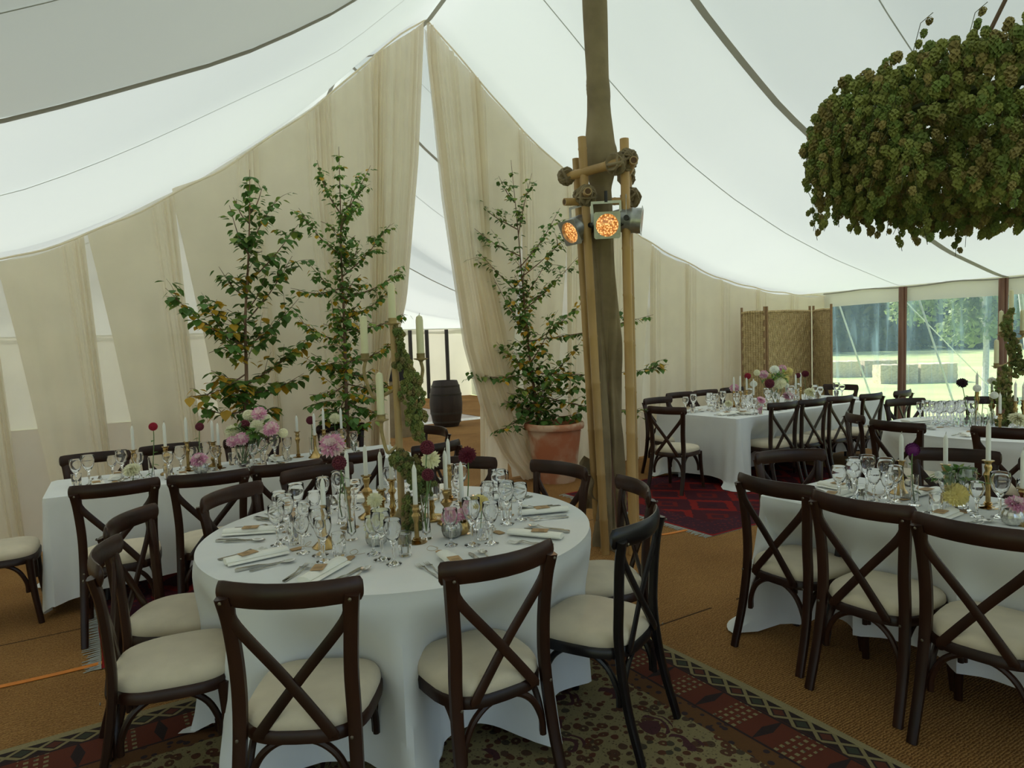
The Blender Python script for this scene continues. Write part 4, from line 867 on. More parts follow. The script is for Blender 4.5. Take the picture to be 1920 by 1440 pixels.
def fork():
    b = MB(); prof = [(-.10, .0055), (-.095, .0075), (-.05, .0055), (0, .003), (.03, .003), (.045, .0085), (.058, .011)]
    for sgn in (0,):
        vs_ = [(s * w_, y_, .002 + (.006 if .0 < y_ < .05 else 0) + e) for y_, w_ in prof for s in (-1, 1) for e in (0, .0018)]
        fs = []
        for k in range(len(prof) - 1):
            o = k * 4; fs += [(o + 1, o + 3, o + 7, o + 5), (o, o + 4, o + 6, o + 2), (o, o + 1, o + 5, o + 4), (o + 2, o + 6, o + 7, o + 3)]
        b.add(vs_, fs, 'silver')
    for x in (-.009, -.003, .003, .009): b.sweep([(x, .056, .0035), (x, .075, .002), (x * .95, .10, .006)], [.0017, .0015, .0008], 'silver', 5)
    return tag(b.build('fork'), 'x', 'fork')
FK = Proto(fork)
def knife():
    b = MB(); prof = [(-.11, .006, .004), (-.10, .0085, .005), (-.02, .0065, .0045), (.0, .0055, .003), (.02, .008, .001), (.09, .010, .0009), (.112, .004, .0008)]
    vs_ = [(s * w_, y_, .001 + e * h_ * 2) for y_, w_, h_ in prof for s in (-1, 1) for e in (0, 1)]; fs = [(0, 2, 3, 1)]
    for k in range(len(prof) - 1):
        o = k * 4; fs += [(o + 1, o + 3, o + 7, o + 5), (o, o + 4, o + 6, o + 2), (o, o + 1, o + 5, o + 4), (o + 2, o + 6, o + 7, o + 3)]
    b.add(vs_, fs, 'silver'); return tag(b.build('table_knife'), 'x', 'knife')
KN = Proto(knife)
def spoon():
    b = MB(); prof = [(-.10, .0055), (-.095, .0075), (-.05, .0052), (0, .003), (.028, .003)]
    vs_ = [(s * w_, y_, .002 + (.006 if .0 < y_ < .05 else 0) + e) for y_, w_ in prof for s in (-1, 1) for e in (0, .0018)]; fs = []
    for k in range(len(prof) - 1):
        o = k * 4; fs += [(o + 1, o + 3, o + 7, o + 5), (o, o + 4, o + 6, o + 2), (o, o + 1, o + 5, o + 4), (o + 2, o + 6, o + 7, o + 3)]
    b.add(vs_, fs, 'silver')
    b.grid(lambda i, j: (.019 * j * math.cos(2 * PI * i), .054 + .030 * j * math.sin(2 * PI * i), .0015 + .009 * j * j), 16, 4, 'silver', True)
    return tag(b.build('dessert_spoon'), 'x', 'spoon')
SP = Proto(spoon)
rs = random.Random(21)
OCC = [(c_[0], c_[1], .045) for key in ('near_candles', 'left_candles', 'right_candles', 'far_c2', 'o_c2') for c_ in DATA[key]]
OCC += [(*DATA[k_], .05) for k_ in ('p_vaseA', 'p_vaseB', 'p_vaseC', 'p_lv1', 'p_lv2', 'p_rv1', 'p_rvq', 'far_vase')] + [(DATA['p_lvq'][0], 5.05, .075), (-.551, 3.22, .1), (*DATA['o_cand'], .1), (-.22, 3.05, .03)]
OCC += [(f_[0], f_[1], .055) for k_, fr_ in (('near_fl', 6), ('left_fl', 2), ('right_fl', 6), ('far_fl', 0), ('o_fl', 0)) for f_ in DATA[k_][fr_:]]
def free(p, r):
    best = Vector(p)
    for k in range(60):
        a_ = k * 2.4; q_ = Vector(p) + Vector((math.cos(a_), math.sin(a_), 0)) * .008 * k
        if all((q_.x - x) ** 2 + (q_.y - y) ** 2 > (r + rr_) ** 2 for x, y, rr_ in OCC): best = q_; break
    OCC.append((best.x, best.y, r)); return best
def setting(px, py, head, where, full=2, glasses=3):
    """px,py on the table edge; head: direction into the table (deg); where ends every label"""
    a_ = math.radians(head); f = Vector((math.cos(a_), math.sin(a_), 0)); r_ = Vector((f.y, -f.x, 0)); O = Vector((px, py, TZ + .0012)); rz = a_ - PI / 2
    def at(x, y, z=0): return O + r_ * x + f * y + Vector((0, 0, z))
    j = lambda s=.008: rs.uniform(-s, s)
    tn = j(.08); nn = NA(at(j(), .20 + j()), rz + tn, 'rolled white napkin ' + where, 'rolled white napkins')
    CA(at(j(), .19 + j(.02), .0305), rz + PI / 2 * 0 + j(.25) + .15, 'kraft seed packet on the napkin ' + where, 'kraft seed packets')
    if full >= 1:
        TG(at(.01 + j(), .38 + j(.012)), rz + j(.7), 'kraft tag with twine ' + where, 'kraft name tags')
        KN(at(.115 + j(), .19 + j()), rz - .08 + j(.08), 'table knife ' + where, 'table knives')
        SP(at(.15 + j(), .215 + j()), rz - .05 + j(.08), 'dessert spoon ' + where, 'dessert spoons')
        FK(at(-.085 + j(), .19 + j()), rz + .05 + j(.08), 'inner fork ' + where, 'forks')
        if full >= 2: FK(at(-.115 + j(), .185 + j()), rz + .08 + j(.06), 'outer fork ' + where, 'forks')
    if glasses >= 1: GA(free(at(.155 + j(.012), .40 + j(.01)), .042), j(3), 'tallest wine goblet ' + where, 'wine goblets')
    if glasses >= 2: GB(free(at(.225 + j(.012), .37 + j(.01)), .038), j(3), 'middle-sized wine goblet ' + where, 'wine goblets')
    if glasses >= 3: GC(free(at(.09 + j(.01), .46 + j(.01)), .034), j(3), 'smallest wine goblet ' + where, 'wine goblets')
    if glasses >= 2: TU(free(at(.235 + j(.01), .45 + j(.01)), .033), 0, 'straight tumbler ' + where, 'water tumblers')
W1 = ['at the front place of the candelabra table', 'facing the chair beside the near-black one', 'at the near-black chair', 'at the chair by the bamboo tower', 'facing the terracotta pot chair', 'at candelabra table, behind the dark dahlia', 'at candelabra table, behind the pink dahlia', 'at the tilted chair between the two tables', 'at the second edge-on chair', 'at the first edge-on chair by the strap']
for ang, wl in zip((-106, -64, -24, 10, 46, 82, 120, 156, 185, 221), W1):
    a_ = math.radians(ang); setting(RCX + .9 * math.cos(a_), RCY + .9 * math.sin(a_), ang + 180, wl)
A, d, n_ = TL
for k, q_ in enumerate((.28, .80, 1.32, 1.84)):
    p = A + d * q_; setting(p.x, p.y, 120, 'at birch table near side, %s from bare corner' % ['first', 'second', 'third', 'fourth'][k], 2 if k == 0 else 1, 3)
for k, q_ in enumerate((.40, .95, 1.50, 2.05)):
    p = A + d * q_ + n_ * .68; setting(p.x, p.y, 300, 'at birch table curtain side, %s from picture edge' % ['first', 'second', 'third', 'fourth'][k], 1, 2)
A, d, n_ = TR
for k, q_ in enumerate((.30, .82, 1.30, 1.78)):
    p = A + d * q_; setting(p.x, p.y, 33, 'at right-hand table before %s' % ['furthest of three chair backs', 'middle of three chair backs', 'nearest of three chair backs', 'the picture edge'][k], 1, 2)
for k, q_ in enumerate((.55, 1.0, 1.5)):
    p = A + d * q_ + n_ * .8; setting(p.x, p.y, 213, 'at right-hand table far side, %s' % ['by the purple dahlia', 'behind the cream posy', 'by the picture edge'][k], 1, 3)
p = A + n_ * .42; setting(p.x, p.y, -57, 'at the head of the right-hand table', 1, 3)
A, d, n_ = TF
for k, q_ in enumerate((.35, .85, 1.35, 1.85, 2.35)):
    p = A + d * q_; setting(p.x, p.y, 124, 'at far long table near side, %s from draped corner' % ['first', 'second', 'third', 'fourth', 'fifth'][k], 1, 2)
for k, q_ in enumerate((.35, .85, 1.35, 1.85, 2.35)):
    p = A + d * q_ + n_ * 1.15; setting(p.x, p.y, 304, 'at far long table wall side, %s from red rug' % ['first', 'second', 'third', 'fourth', 'fifth'][k], 0, 2)
for k, q_ in enumerate((.3, .85)):
    p = A + n_ * q_; setting(p.x, p.y, 34, 'at red-rug end of far long table, %s' % ['draped-corner', 'wall-side'][k], 1, 3)
for ang, wl in zip((215, 250, 285, 170), ['at the window table by the napkin stack', 'at the window table behind the tallest candle', 'at the window table by the picture edge', 'at the window table, far chairs side']):
    a_ = math.radians(ang); setting(4.2 + .9 * math.cos(a_), 5.75 + .9 * math.sin(a_), ang + 180, wl, 1, 0)
sx, sy = DATA['p_stack']; rr = random.Random(4)
for k in range(14):
    x, y = sx - .25 + .095 * (k % 4) + rr.uniform(-.01, .01), sy - .25 + .10 * (k // 4) + rr.uniform(-.01, .01)
    (GA if k < 9 else GB)((x, y, TZ + .0015), k, 'wine goblet crowded on window table, row %s from viewer, %s from lawn-view chairs' % (['one', 'two', 'three', 'four'][k // 4], ['first', 'second', 'third', 'fourth'][k % 4]), 'crowded goblets on the window table')
for k in range(5):
    TU((sx - .15 + .075 * k, sy - .34 + rr.uniform(-.01, .01), TZ + .0015), 0, 'tumbler, %s of the five before the crowded goblets on the window table' % ['first', 'second', 'third', 'fourth', 'last'][k], 'tumblers on the window table')
def flatnap():
    b = MB(); b.sweep([(-.11, 0, .008), (0, 0, .009), (.11, 0, .008)], 1, 'napkin', sec=RSEC(.055, .007), up=(0, 0, 1)); return tag(b.build('folded_napkin'), 'x', 'napkin')
FN = Proto(flatnap)
for k in range(5):
    FN((3.50 + rr.uniform(-.01, .01), 5.86, TZ + .015 * k), .2 + rr.uniform(-.1, .1), 'folded white napkin stacked on the window table, %s' % ['bottom of the stack', 'second from the bottom', 'middle of the stack', 'second from the top', 'top of the stack'][k], 'stacked napkins')
# ================================================================ CANDLES AND STICKS
def stick_profile(kind, h):
    if kind == 0: p = [(.036, 0), (.037, .006), (.030, .014), (.018, .022), (.010, .035), (.012, .05), (.017, .075), (.011, .1), (.015, .115), (.009, .13), (.008, .5), (.012, .62), (.017, .70), (.010, .78), (.014, .86), (.010, .92), (.014, .97), (.021, .985), (.021, 1.0), (.0115, 1.0)]
    elif kind == 1: p = [(.046, 0), (.047, .02), (.040, .06), (.026, .16), (.014, .3), (.009, .42), (.008, .8), (.011, .88), (.012, .97), (.017, .98), (.017, 1), (.0115, 1)]
    elif kind == 2: p = [(.040, 0), (.041, .04), (.030, .08), (.013, .14), (.012, .2), (.020, .28), (.020, .33), (.010, .40), (.012, .5), (.023, .60), (.024, .64), (.010, .72), (.011, .8), (.017, .9), (.014, .95), (.022, .98), (.022, 1), (.0115, 1)]
    elif kind == 3: p = [(.042, 0), (.043, .03), (.032, .07), (.014, .12), (.010, .22), (.015, .3), (.011, .36), (.009, .6), (.018, .7), (.010, .77), (.012, .93), (.02, .97), (.02, 1), (.0115, 1)]
    else: p = [(.055, 0), (.058, .08), (.056, .12), (.052, .08), (.020, .07), (.012, .2), (.009, .4), (.014, .6), (.010, .75), (.012, .9), (.024, .97), (.024, 1), (.0115, 1)]
    k = 1 if kind != 0 else 1
    return [(r_, z_ * h if kind else (z_ * h if z_ > .13 else z_ * h * 1.0)) for r_, z_ in p]
def candlestick(x, y, z, h, kind, label, grp):
    n = 6 if kind == 2 else 20
    t = empty('candlestick', (x, y, z), 0, label, 'candlestick', grp); b = MB(); b.lathe([(r_ * 1.22, z_) for r_, z_ in stick_profile(kind, h)], 'brass', n); b.build('body', t)
    if kind == 4:
        b = MB(); b.sweep(crv([(-.012, 0, h * .55), (-.045, 0, h * .6), (-.06, 0, h * .35), (-.04, 0, h * .2), (-.03, 0, h * .35)], 6), .0035, 'brass', 6); b.build('handle', t)
def candle(x, y, z, L, r, label, grp=None, mat='wax', lean=(0, 0)):
    t = empty('taper_candle', (x, y, z), 0, label, 'candle', grp); b = MB()
    b.lathe([(r, 0), (r, L * .45), (r * .98, L - .028), (r * .75, L - .018), (r * .38, L - .006), (.001, L - .004)] if mat == 'wax' else [(r, 0), (r * .98, L - .025), (r * .8, L - .008), (.002, L)], mat, 14); b.build('wax', t)
    b = MB(); b.sweep([(0, 0, L - .006), (.001, 0, L + .004), (.003, 0, L + .009)], .0016, 'wick', 5); b.build('wick', t); t.rotation_euler = (lean[0], lean[1], 0)
def candle_set(lst, z0, names, grp, where):
    for (x, y, h, L, k), nm in zip(lst, names):
        candlestick(x, y, z0, h, k, 'brass candlestick ' + nm + ' ' + where, 'brass candlesticks')
        candle(x, y, z0 + h - .008, L + .008, .0105, 'white taper candle ' + nm + ' ' + where, 'white tapers')
candle_set(DATA['near_candles'], TZ, ['leaning, beside the tilted chair,', 'by the tall bud vase,', 'tallest, behind the pink dahlia,', 'between tall vase and candelabra,', 'touching the candelabra foot,', 'in front of the hops, in the middle', 'with two bulges, before the back chair,', 'furthest back,', 'under the big dark dahlia,', 'short, in a chamberstick with handle,'], None, 'on the candelabra table')
candle_set(DATA['left_candles'], TZ, ['first from the bare corner', 'second from the bare corner', 'third from the bare corner', 'first of the close pair', 'second of the close pair', 'past the bouquet', 'beside the small dark dahlia', 'below the white pompon', 'last before the stacked goblets'], None, 'on the birch table')
candle_set(DATA['right_candles'], TZ, ['beside the purple dahlia', 'behind the cream posy', 'tallest, on gilt stick', 'at the picture edge'], None, 'on the right-hand table')
A, d, n_ = TF
def on_mid(px_xyz, off=.55): return px_xyz
for k, (x, y, h, L, kk) in enumerate(DATA['far_c2']):
    nm = ['first from the wall drape', 'second from the wall drape', 'third, under the red dahlia', 'fourth, beside the dark dahlia', 'of the tall pair by the dark dahlias', 'second of the tall pair', 'short, behind the bouquet'][k]
    candlestick(x, y, TZ, h, kk, 'small brass candlestick ' + nm + ' on the far long table', 'brass candlesticks'); candle(x, y, TZ + h - .006, L, .0105, 'white taper candle ' + nm + ' on the far long table', 'white tapers')
for k, (x, y, h, L, kk) in enumerate(DATA['o_c2']):
    nm = ['beside the black dahlia', 'with bulging stem', 'next to the candelabra pole', 'just past the candelabra pole', 'last at the picture edge'][k]
    candlestick(x, y, TZ, h, kk, 'candlestick ' + nm + ' on the window table', 'brass candlesticks'); candle(x, y, TZ + h - .006, L, .0105, 'white taper candle ' + nm + ' on the window table', 'white tapers')

# ================================================================ FLOWERS
def bloom_mesh(col, style, seed=0):
    """unit-radius bloom facing +z"""
    b = MB(); rr = random.Random(seed)
    if style == 'pompon':
        rows = [(7, .97, .30), (12, .80, .30), (16, .55, .30), (18, .28, .30), (18, .0, .30), (16, -.3, .3), (12, -.6, .3)]
        for n, zc, s_ in rows:
            rr_ = math.sqrt(max(0, 1 - zc * zc)) * .78
            for k in range(n):
                a_ = 2 * PI * (k + .5 * (n % 2)) / n; c = Vector((rr_ * math.cos(a_), rr_ * math.sin(a_), zc * .72)); nrm = c.normalized(); tn = nrm.cross(Vector((0, 0, 1))).normalized() if abs(nrm.z) < .99 else Vector((1, 0, 0)); up = tn.cross(nrm)
                b.add([c - tn * .13, c - tn * .15 + nrm * .16 - up * .02, c - up * .14 + nrm * .24, c + tn * .15 + nrm * .16 - up * .02, c + tn * .13, c + up * .10 + nrm * .1], [(0, 1, 5), (1, 2, 5), (2, 3, 5), (3, 4, 5), (0, 5, 4)], 'fl_' + col)
        b.lathe([(.3, -.6), (.72, -.35), (.78, .1), (.6, .5), (.3, .68), (0, .7)], 'fl_' + col, 10)
    else:
        rows = 7 if style == 'dahlia' else 3
        for q_ in range(rows):
            n = [20, 19, 17, 15, 12, 9, 6][q_] if style == 'dahlia' else [9, 8, 6][q_]
            L = [1.0, .98, .9, .78, .64, .48, .34][q_] if style == 'dahlia' else [1, .85, .55][q_]; el = [-.2, .02, .25, .5, .78, 1.05, 1.35][q_] if style == 'dahlia' else [.05, .3, .8][q_]
            for k in range(n):
                a_ = 2 * PI * (k + .5 * (q_ % 2)) / n + rr.uniform(-.08, .08); e = el + rr.uniform(-.1, .1); l_ = L * rr.uniform(.92, 1.06)
                dr = Vector((math.cos(a_), math.sin(a_), 0)); tn = Vector((-dr.y, dr.x, 0)); up = Vector((0, 0, 1))
                def p_(t, w_, lift): return dr * (.05 + l_ * t * math.cos(e * (1 - .35 * t))) + up * (l_ * t * math.sin(e * (1 - .35 * t)) * 1.1 + lift + .05 * q_) + tn * w_
                W = .15 if style == 'dahlia' else .22
                vs_ = [p_(0, -W * .35, 0), p_(.5, -W, .06), p_(.82, -W * .75, .05), p_(1, 0, 0), p_(.82, W * .75, .05), p_(.5, W, .06), p_(0, W * .35, 0), p_(.5, 0, -.02)]
                b.add(vs_, [(0, 1, 7), (1, 2, 7), (2, 3, 7), (3, 4, 7), (4, 5, 7), (5, 6, 7), (6, 0, 7)], 'fl_palepink' if col == 'pink' and (q_ in (0, 5, 6) or rr.random() < .25) else 'fl_' + col)
        b.lathe([(.001, .12), (.06, .10), (.07, .26), (.04, .32), (0, .33)] if style == 'dahlia' else [(.001, .12), (.2, .1), (.1, .3), (0, .32)], 'fl_palepink' if col in ('pink',) else 'fl_' + col, 8)
        b.lathe([(.1, -.22), (.2, -.1), (.12, .02)], 'stem', 8, cap=False)
    return b
def flower(x, y, z, r, col, base, label, grp=None, style=None, face=None, leaves=0):
    """bloom centre, stem foot at base"""
    if style is None: style = 'pompon' if col in ('burgundy', 'purple', 'red', 'black') and r < .040 else 'dahlia'
    if z < TZ + .13 and not face: z = max(z, TZ + .085 + r * .25); r *= 1.12; face = face or (R.uniform(-.2, .2), -.75, 1)
    t = empty('dahlia' if style != 'posy' else 'small_blossom', (x, y, z), 0, label, 'flower', grp)
    fc = Vector(face or (-x * .12 + R.uniform(-.15, .15), -1, .75 if style == 'dahlia' else .5)).normalized()
    bm_ = bloom_mesh(col, style, R.randint(0, 99)); qd = fc.to_track_quat('Z', 'Y'); bm_.v = [tuple(qd @ (Vector(p) * r)) for p in bm_.v]
    bm_.build('bloom', t)
    bs = Vector(base) - Vector((x, y, z)); b = MB(); st = Vector((0, 0, 0)) - fc * r * .15
    pts = crv([st, st + bs * .3 + Vector((R.uniform(-.01, .01), .01, .01)), bs * .7 + Vector((R.uniform(-.01, .01), 0, 0)), bs], 5); b.sweep(pts, .0028 if r < .05 else .0034, 'stem', 6); b.build('stem', t)
    for k in range(leaves):
        b = MB(); p = pts[5 + 3 * k % 12]; a_ = R.uniform(0, 6.28); leaf_blade(b, p, Vector((math.cos(a_), math.sin(a_), R.uniform(-.2, .5))), .045, 'leaf'); b.build('leaf', t)
def leaf_blade(b, p, d, L, mat, wd=.55, droop=.25):
    d = Vector(d).normalized(); s_ = d.cross(Vector((0, 0, 1)));
    if s_.length < .1: s_ = Vector((1, 0, 0))
    s_.normalize(); n_ = s_.cross(d); P_ = lambda t, w_: p + d * L * t + s_ * w_ * L * wd - Vector((0, 0, 1)) * droop * L * t * t + n_ * (abs(w_) * .12 * L)
    b.add([P_(0, 0), P_(.18, .38), P_(.38, .5), P_(.7, .3), P_(1, 0), P_(.7, -.3), P_(.38, -.5), P_(.18, -.38), P_(.5, 0)], [(0, 1, 8), (1, 2, 8), (2, 3, 8), (3, 4, 8), (4, 5, 8), (5, 6, 8), (6, 7, 8), (7, 0, 8)], mat)
def vase(x, y, z, h, r0, r1, label, name='bud_vase', mid=None, n=18, mat='glass'):
    b = MB(); mid = mid or (r0 + r1) * .42
    b.lathe([(r0, 0), (r0 * 1.02, .004), (mid, h * .15), (mid * .9, h * .5), (r1 * .93, h * .9), (r1, h), (r1 * .94, h), (r1 * .88, h * .9), (mid * .8, h * .5), (mid * .85, h * .16), (0, h * .06)], mat, n)
    tag(b.build(name, loc=(x, y, z + .0015)), label, 'vase')
def votive(x, y, z, r, label, mat='mercury'):
    b = MB(); b.lathe([(r * .55, 0), (r * .9, .25 * r), (r * 1.05, .75 * r), (r * .95, 1.3 * r), (r * .78, 1.6 * r), (r * .82, 1.7 * r), (r * .74, 1.7 * r), (r * .85, 1.2 * r), (0, .3 * r)], mat, 24, fl=lambda a_: .05 * math.cos(a_ * 12)); tag(b.build('ribbed_votive', loc=(x, y, z + .0015)), label, 'vase', 'ribbed silvered votives' if mat == 'mercury' else None)
D_ = DATA
# --- candelabra table
(xa, ya), (xb, yb), (xc, yc) = D_['p_vaseA'], D_['p_vaseB'], D_['p_vaseC']
vase(xa, ya, TZ, .23, .026, .022, 'tall slim glass vase holding long stems, between the candlesticks on the candelabra table')
vase(xb, yb, TZ, .20, .026, .021, 'tall slim glass vase with crossing stems, beside the middle candle on the candelabra table')
vase(xc, yc, TZ, .17, .027, .020, 'slim glass vase with one dark stem, behind the tall slim vase on the candelabra table')
NF = D_['near_fl']; bs = [(xc, yc), (xb, yb), (xb, yb), (-.22, 3.05), (xa, ya), (xb, yb)]
vase(-.22, 3.05, TZ, .16, .026, .020, 'slim glass vase under the big dark dahlia on the candelabra table')
nl = ['dark burgundy pompon dahlia overlapping the pink dahlia on the candelabra table', 'dark burgundy dahlia beside the hops, upper of two, on the candelabra table', 'dark burgundy dahlia lower of two beside the middle candle', 'large open dark red dahlia standing above the goblets, candelabra table', 'largest pink and cream dahlia, left of the candelabra, on the candelabra table', 'cream dahlia with long petals behind the two dark ones', 'cream dahlia low in a silver votive before the candelabra', 'pink dahlia low in a silver votive amid the goblets', 'pale pink dahlia just behind the low pink one', 'pale yellow dahlia low behind the goblets, candelabra table', 'cream blossom low behind the candlesticks, candelabra table']
for k, (x, y, z, r, c) in enumerate(NF):
    base = (bs[k][0], bs[k][1], TZ + .03) if k < 6 else (x, y + .01, TZ + .02)
    flower(x, y, z, r, c, base, nl[k], None, 'dahlia' if k in (3, 4) or c in ('pink', 'cream', 'yellow') else 'pompon', leaves=2 if k in (0, 5) else 0)
votive(NF[6][0] - .0, NF[6][1] + .02, TZ, .046, 'ribbed silver votive holding the low cream dahlia, candelabra table')
votive(NF[7][0] + .0, NF[7][1] + .02, TZ, .044, 'ribbed silver votive holding the low pink dahlia, candelabra table')
for k, (i_, l) in enumerate([(8, 'small gilt votive under the pale pink dahlia'), (9, 'small clear jar under the pale yellow dahlia'), (10, 'small clear jar under the cream blossom behind the candlesticks')]):
    votive(NF[i_][0], NF[i_][1] + .01, TZ, .034, l, 'brass' if k == 0 else 'glass')
# --- birch table
for (x, y), l, h in ((D_['p_lv1'], 'bud vase holding the single red dahlia on the birch table', .15), (D_['p_lv2'], 'bud vase holding the dark dahlia with drooping leaves, birch table', .13)): vase(x, y, TZ, h, .026, .019, l)
LF = D_['left_fl']; ll = ['bright red pompon dahlia on a bare stem, birch table', 'dark burgundy dahlia with drooping leaves, birch table', 'cream dahlia low near the bare corner of the birch table', 'pink dahlia low in a silver votive on the birch table', 'small dark dahlia between tapers past the bouquet, birch table', 'white pompon dahlia between the last tapers, birch table']
fb = [(*D_['p_lv1'], TZ + .02), (*D_['p_lv2'], TZ + .02), None, None, None, None]
for k, (x, y, z, r, c) in enumerate(LF): flower(x, y, z, r, c, fb[k] or (x, y + .01, TZ + .02), ll[k], None, 'dahlia' if k in (2, 3, 5) else 'pompon', leaves=4 if k in (0, 1) else (2 if k > 3 else 0))
votive(LF[3][0], LF[3][1] + .02, TZ, .046, 'ribbed silver votive holding the pink dahlia, birch table'); votive(LF[2][0] + .01, LF[2][1] + .03, TZ, .036, 'small clear jar under the cream dahlia, birch table', 'glass')
vase(LF[4][0], LF[4][1], TZ, .16, .026, .02, 'bud vase holding the small dark dahlia, past the bouquet'); vase(LF[5][0], LF[5][1], TZ, .16, .026, .02, 'bud vase holding the white pompon, past the bouquet')
def greens(c, rad, n, label, L=.07):
    t = empty('foliage_spray', c, 0, label, 'greenery'); b = MB(); c = Vector((0, 0, 0))
    for k in range(n):
        a_ = R.uniform(0, 6.28); dz = R.uniform(-.4, .9); d = Vector((math.cos(a_), math.sin(a_), dz)).normalized(); e = d * rad * R.uniform(.5, 1.1)
        b.sweep([Vector((0, 0, -rad)), e * .5, e], .0018, 'stem', 4)
        for q_ in range(4): leaf_blade(b, e * (.4 + .2 * q_), (d + Vector((R.uniform(-1, 1), R.uniform(-1, 1), R.uniform(-.6, .6)))), L * R.uniform(.7, 1.2), R.choice(['leaf', 'leaf', 'leaf_light']), .5)
    b.build('leaves', t)['kind'] = 'stuff'
def bouquet(lst, vx, vy, vh, vr, where, names):
    vase(vx, vy, TZ, vh, vr * .55, vr, 'wide glass vase of the bouquet ' + where, 'glass_vase', mid=vr * .75, n=24)
    zc = sum(f_[2] for f_ in lst) / len(lst); greens((sum(f_[0] for f_ in lst) / len(lst), vy, zc - .03), .13, 26, 'green leaves filling the bouquet ' + where)
    for k, (x, y, z, r, c) in enumerate(lst):
        flower(x, y, z, r, c, (vx + R.uniform(-.02, .02), vy + R.uniform(-.02, .02), TZ + .03), names[k] + ' in the bouquet ' + where, None, 'pompon' if (c in ('burgundy',) or (c == 'cream' and r < .05)) else 'dahlia')
lb = [list(f_) for f_ in D_['left_bq']]
bouquet(lb, D_['p_lvq'][0] + .02, 5.05, .15, .06, 'on the birch table', ['topmost pink dahlia', 'topmost cream dahlia', 'round cream pompon at the centre', 'big open pink dahlia', 'dark burgundy pompon', 'loose cream dahlia', 'lowest pink dahlia', 'pink dahlia above the vase', 'small cream pompon set apart', 'tiny cream blossom at the back', 'tiny cream blossom tucked under the pompon'])
fbq = [list(f_) for f_ in D_['far_bq']]; 
for f_ in fbq: pass
bouquet(fbq, D_['far_vase'][0], D_['far_vase'][1], .15, .06, 'on the far long table', ['large almost black dahlia', 'large cream dahlia', 'dusty pink bloom', 'round cream pompon', 'upper white bloom', 'mauve bloom at the top', 'pale yellow spiky dahlia', 'small yellow dahlia', 'blush bloom', 'low yellow dahlia'])
fn_ = ['bright red dahlia by the tapers', 'mauve dahlia before the wall drape', 'small round white dahlia', 'small white pompon by the short taper', 'dark dahlia between the tall tapers', 'dark dahlia beyond the tall tapers', 'low pink dahlia before the bouquet', 'low rose dahlia beyond the bouquet', 'low cream dahlia under the wine glasses', 'low cream blossom near the draped corner']
for k, (x, y, z, r, c) in enumerate(D_['far_fl']):
    if k < 6: vase(x, y + .01, TZ, .13, .026, .02, 'bud vase under the ' + fn_[k] + ', far long table')
    else: votive(x, y + .02, TZ, .034, 'small jar under the ' + fn_[k] + ', far long table', 'glass')
    flower(x, y, z, r, c, (x, y + .01, TZ + .02), fn_[k] + ', far long table')
# --- right-hand table
(x1, y1), (x2, y2) = D_['p_rv1'], D_['p_rvq']
vase(x1, y1, TZ, .15, .026, .019, 'flared bud vase of the purple dahlia, right-hand table')
rf = D_['right_fl']; rn = ['purple dahlia turned away on a crooked stem, right-hand table', 'large pale yellow dahlia spilling from the square glass, right-hand table', 'white blossom at the front of the cream posy', 'white blossom on the window side of the cream posy', 'white blossom nearest the gilt candlestick', 'white blossom on the purple-dahlia side of the posy', 'pink dahlia low at the picture edge, right-hand table']
for k, (x, y, z, r, c) in enumerate(rf):
    if k == 1: x, y = x - .035, y - .06
    base = (x1, y1, TZ + .01) if k == 0 else ((x2, y2, TZ + .02) if k < 6 else (x, y + .01, TZ + .02))
    flower(x, y, z, r, c, base, rn[k], None, 'pompon' if k == 0 else 'dahlia', face=(.3, .9, .3) if k == 0 else ((-.5, -1, .35) if k == 1 else None), leaves=3 if k == 0 else 0)
b = MB(); s_ = .032; sec = [(s_ * max(-1, min(1, 1.25 * math.cos(a_))), s_ * max(-1, min(1, 1.25 * math.sin(a_)))) for a_ in [2 * PI * i / 24 for i in range(24)]]
b.sweep([(0, 0, 0), (0, 0, .085)], 1, 'glass', sec=sec, up=(0, 1, 0), cap=False); b.sweep([(0, 0, 0), (0, 0, .008)], .98, 'stemglass', sec=sec, up=(0, 1, 0)); tag(b.build('square_glass', loc=(x2, y2, TZ)), 'small square glass of the cream posy, right-hand table', 'vase')
greens((x2, y2, .90), .09, 18, 'grassy leaves of the cream posy, right-hand table', .06)
votive(rf[6][0], rf[6][1] + .02, TZ, .04, 'ribbed votive under the pink dahlia, right-hand table')
# --- window table
on = ['black dahlia on a tilted stem', 'round white dahlia beside the first taper', 'white dahlia highest of the window table', 'round white pompon lower of the group', 'large cream dahlia nearest the viewer', 'small dark dahlia among the white ones']
for k, (x, y, z, r, c) in enumerate(D_['o_fl']):
    bx, by = (x + (.10 if k == 0 else 0), y + .02)
    vase(bx, by, TZ, .14, .026, .02, 'bud vase of the ' + on[k] + ', window table') if k != 4 else votive(bx, by, TZ, .045, 'votive of the large cream dahlia, window table', 'glass')
    flower(x, y, z, r, c, (bx, by, TZ + .02), on[k] + ', window table', None, 'pompon' if k in (1, 3, 5) else 'dahlia', leaves=1)

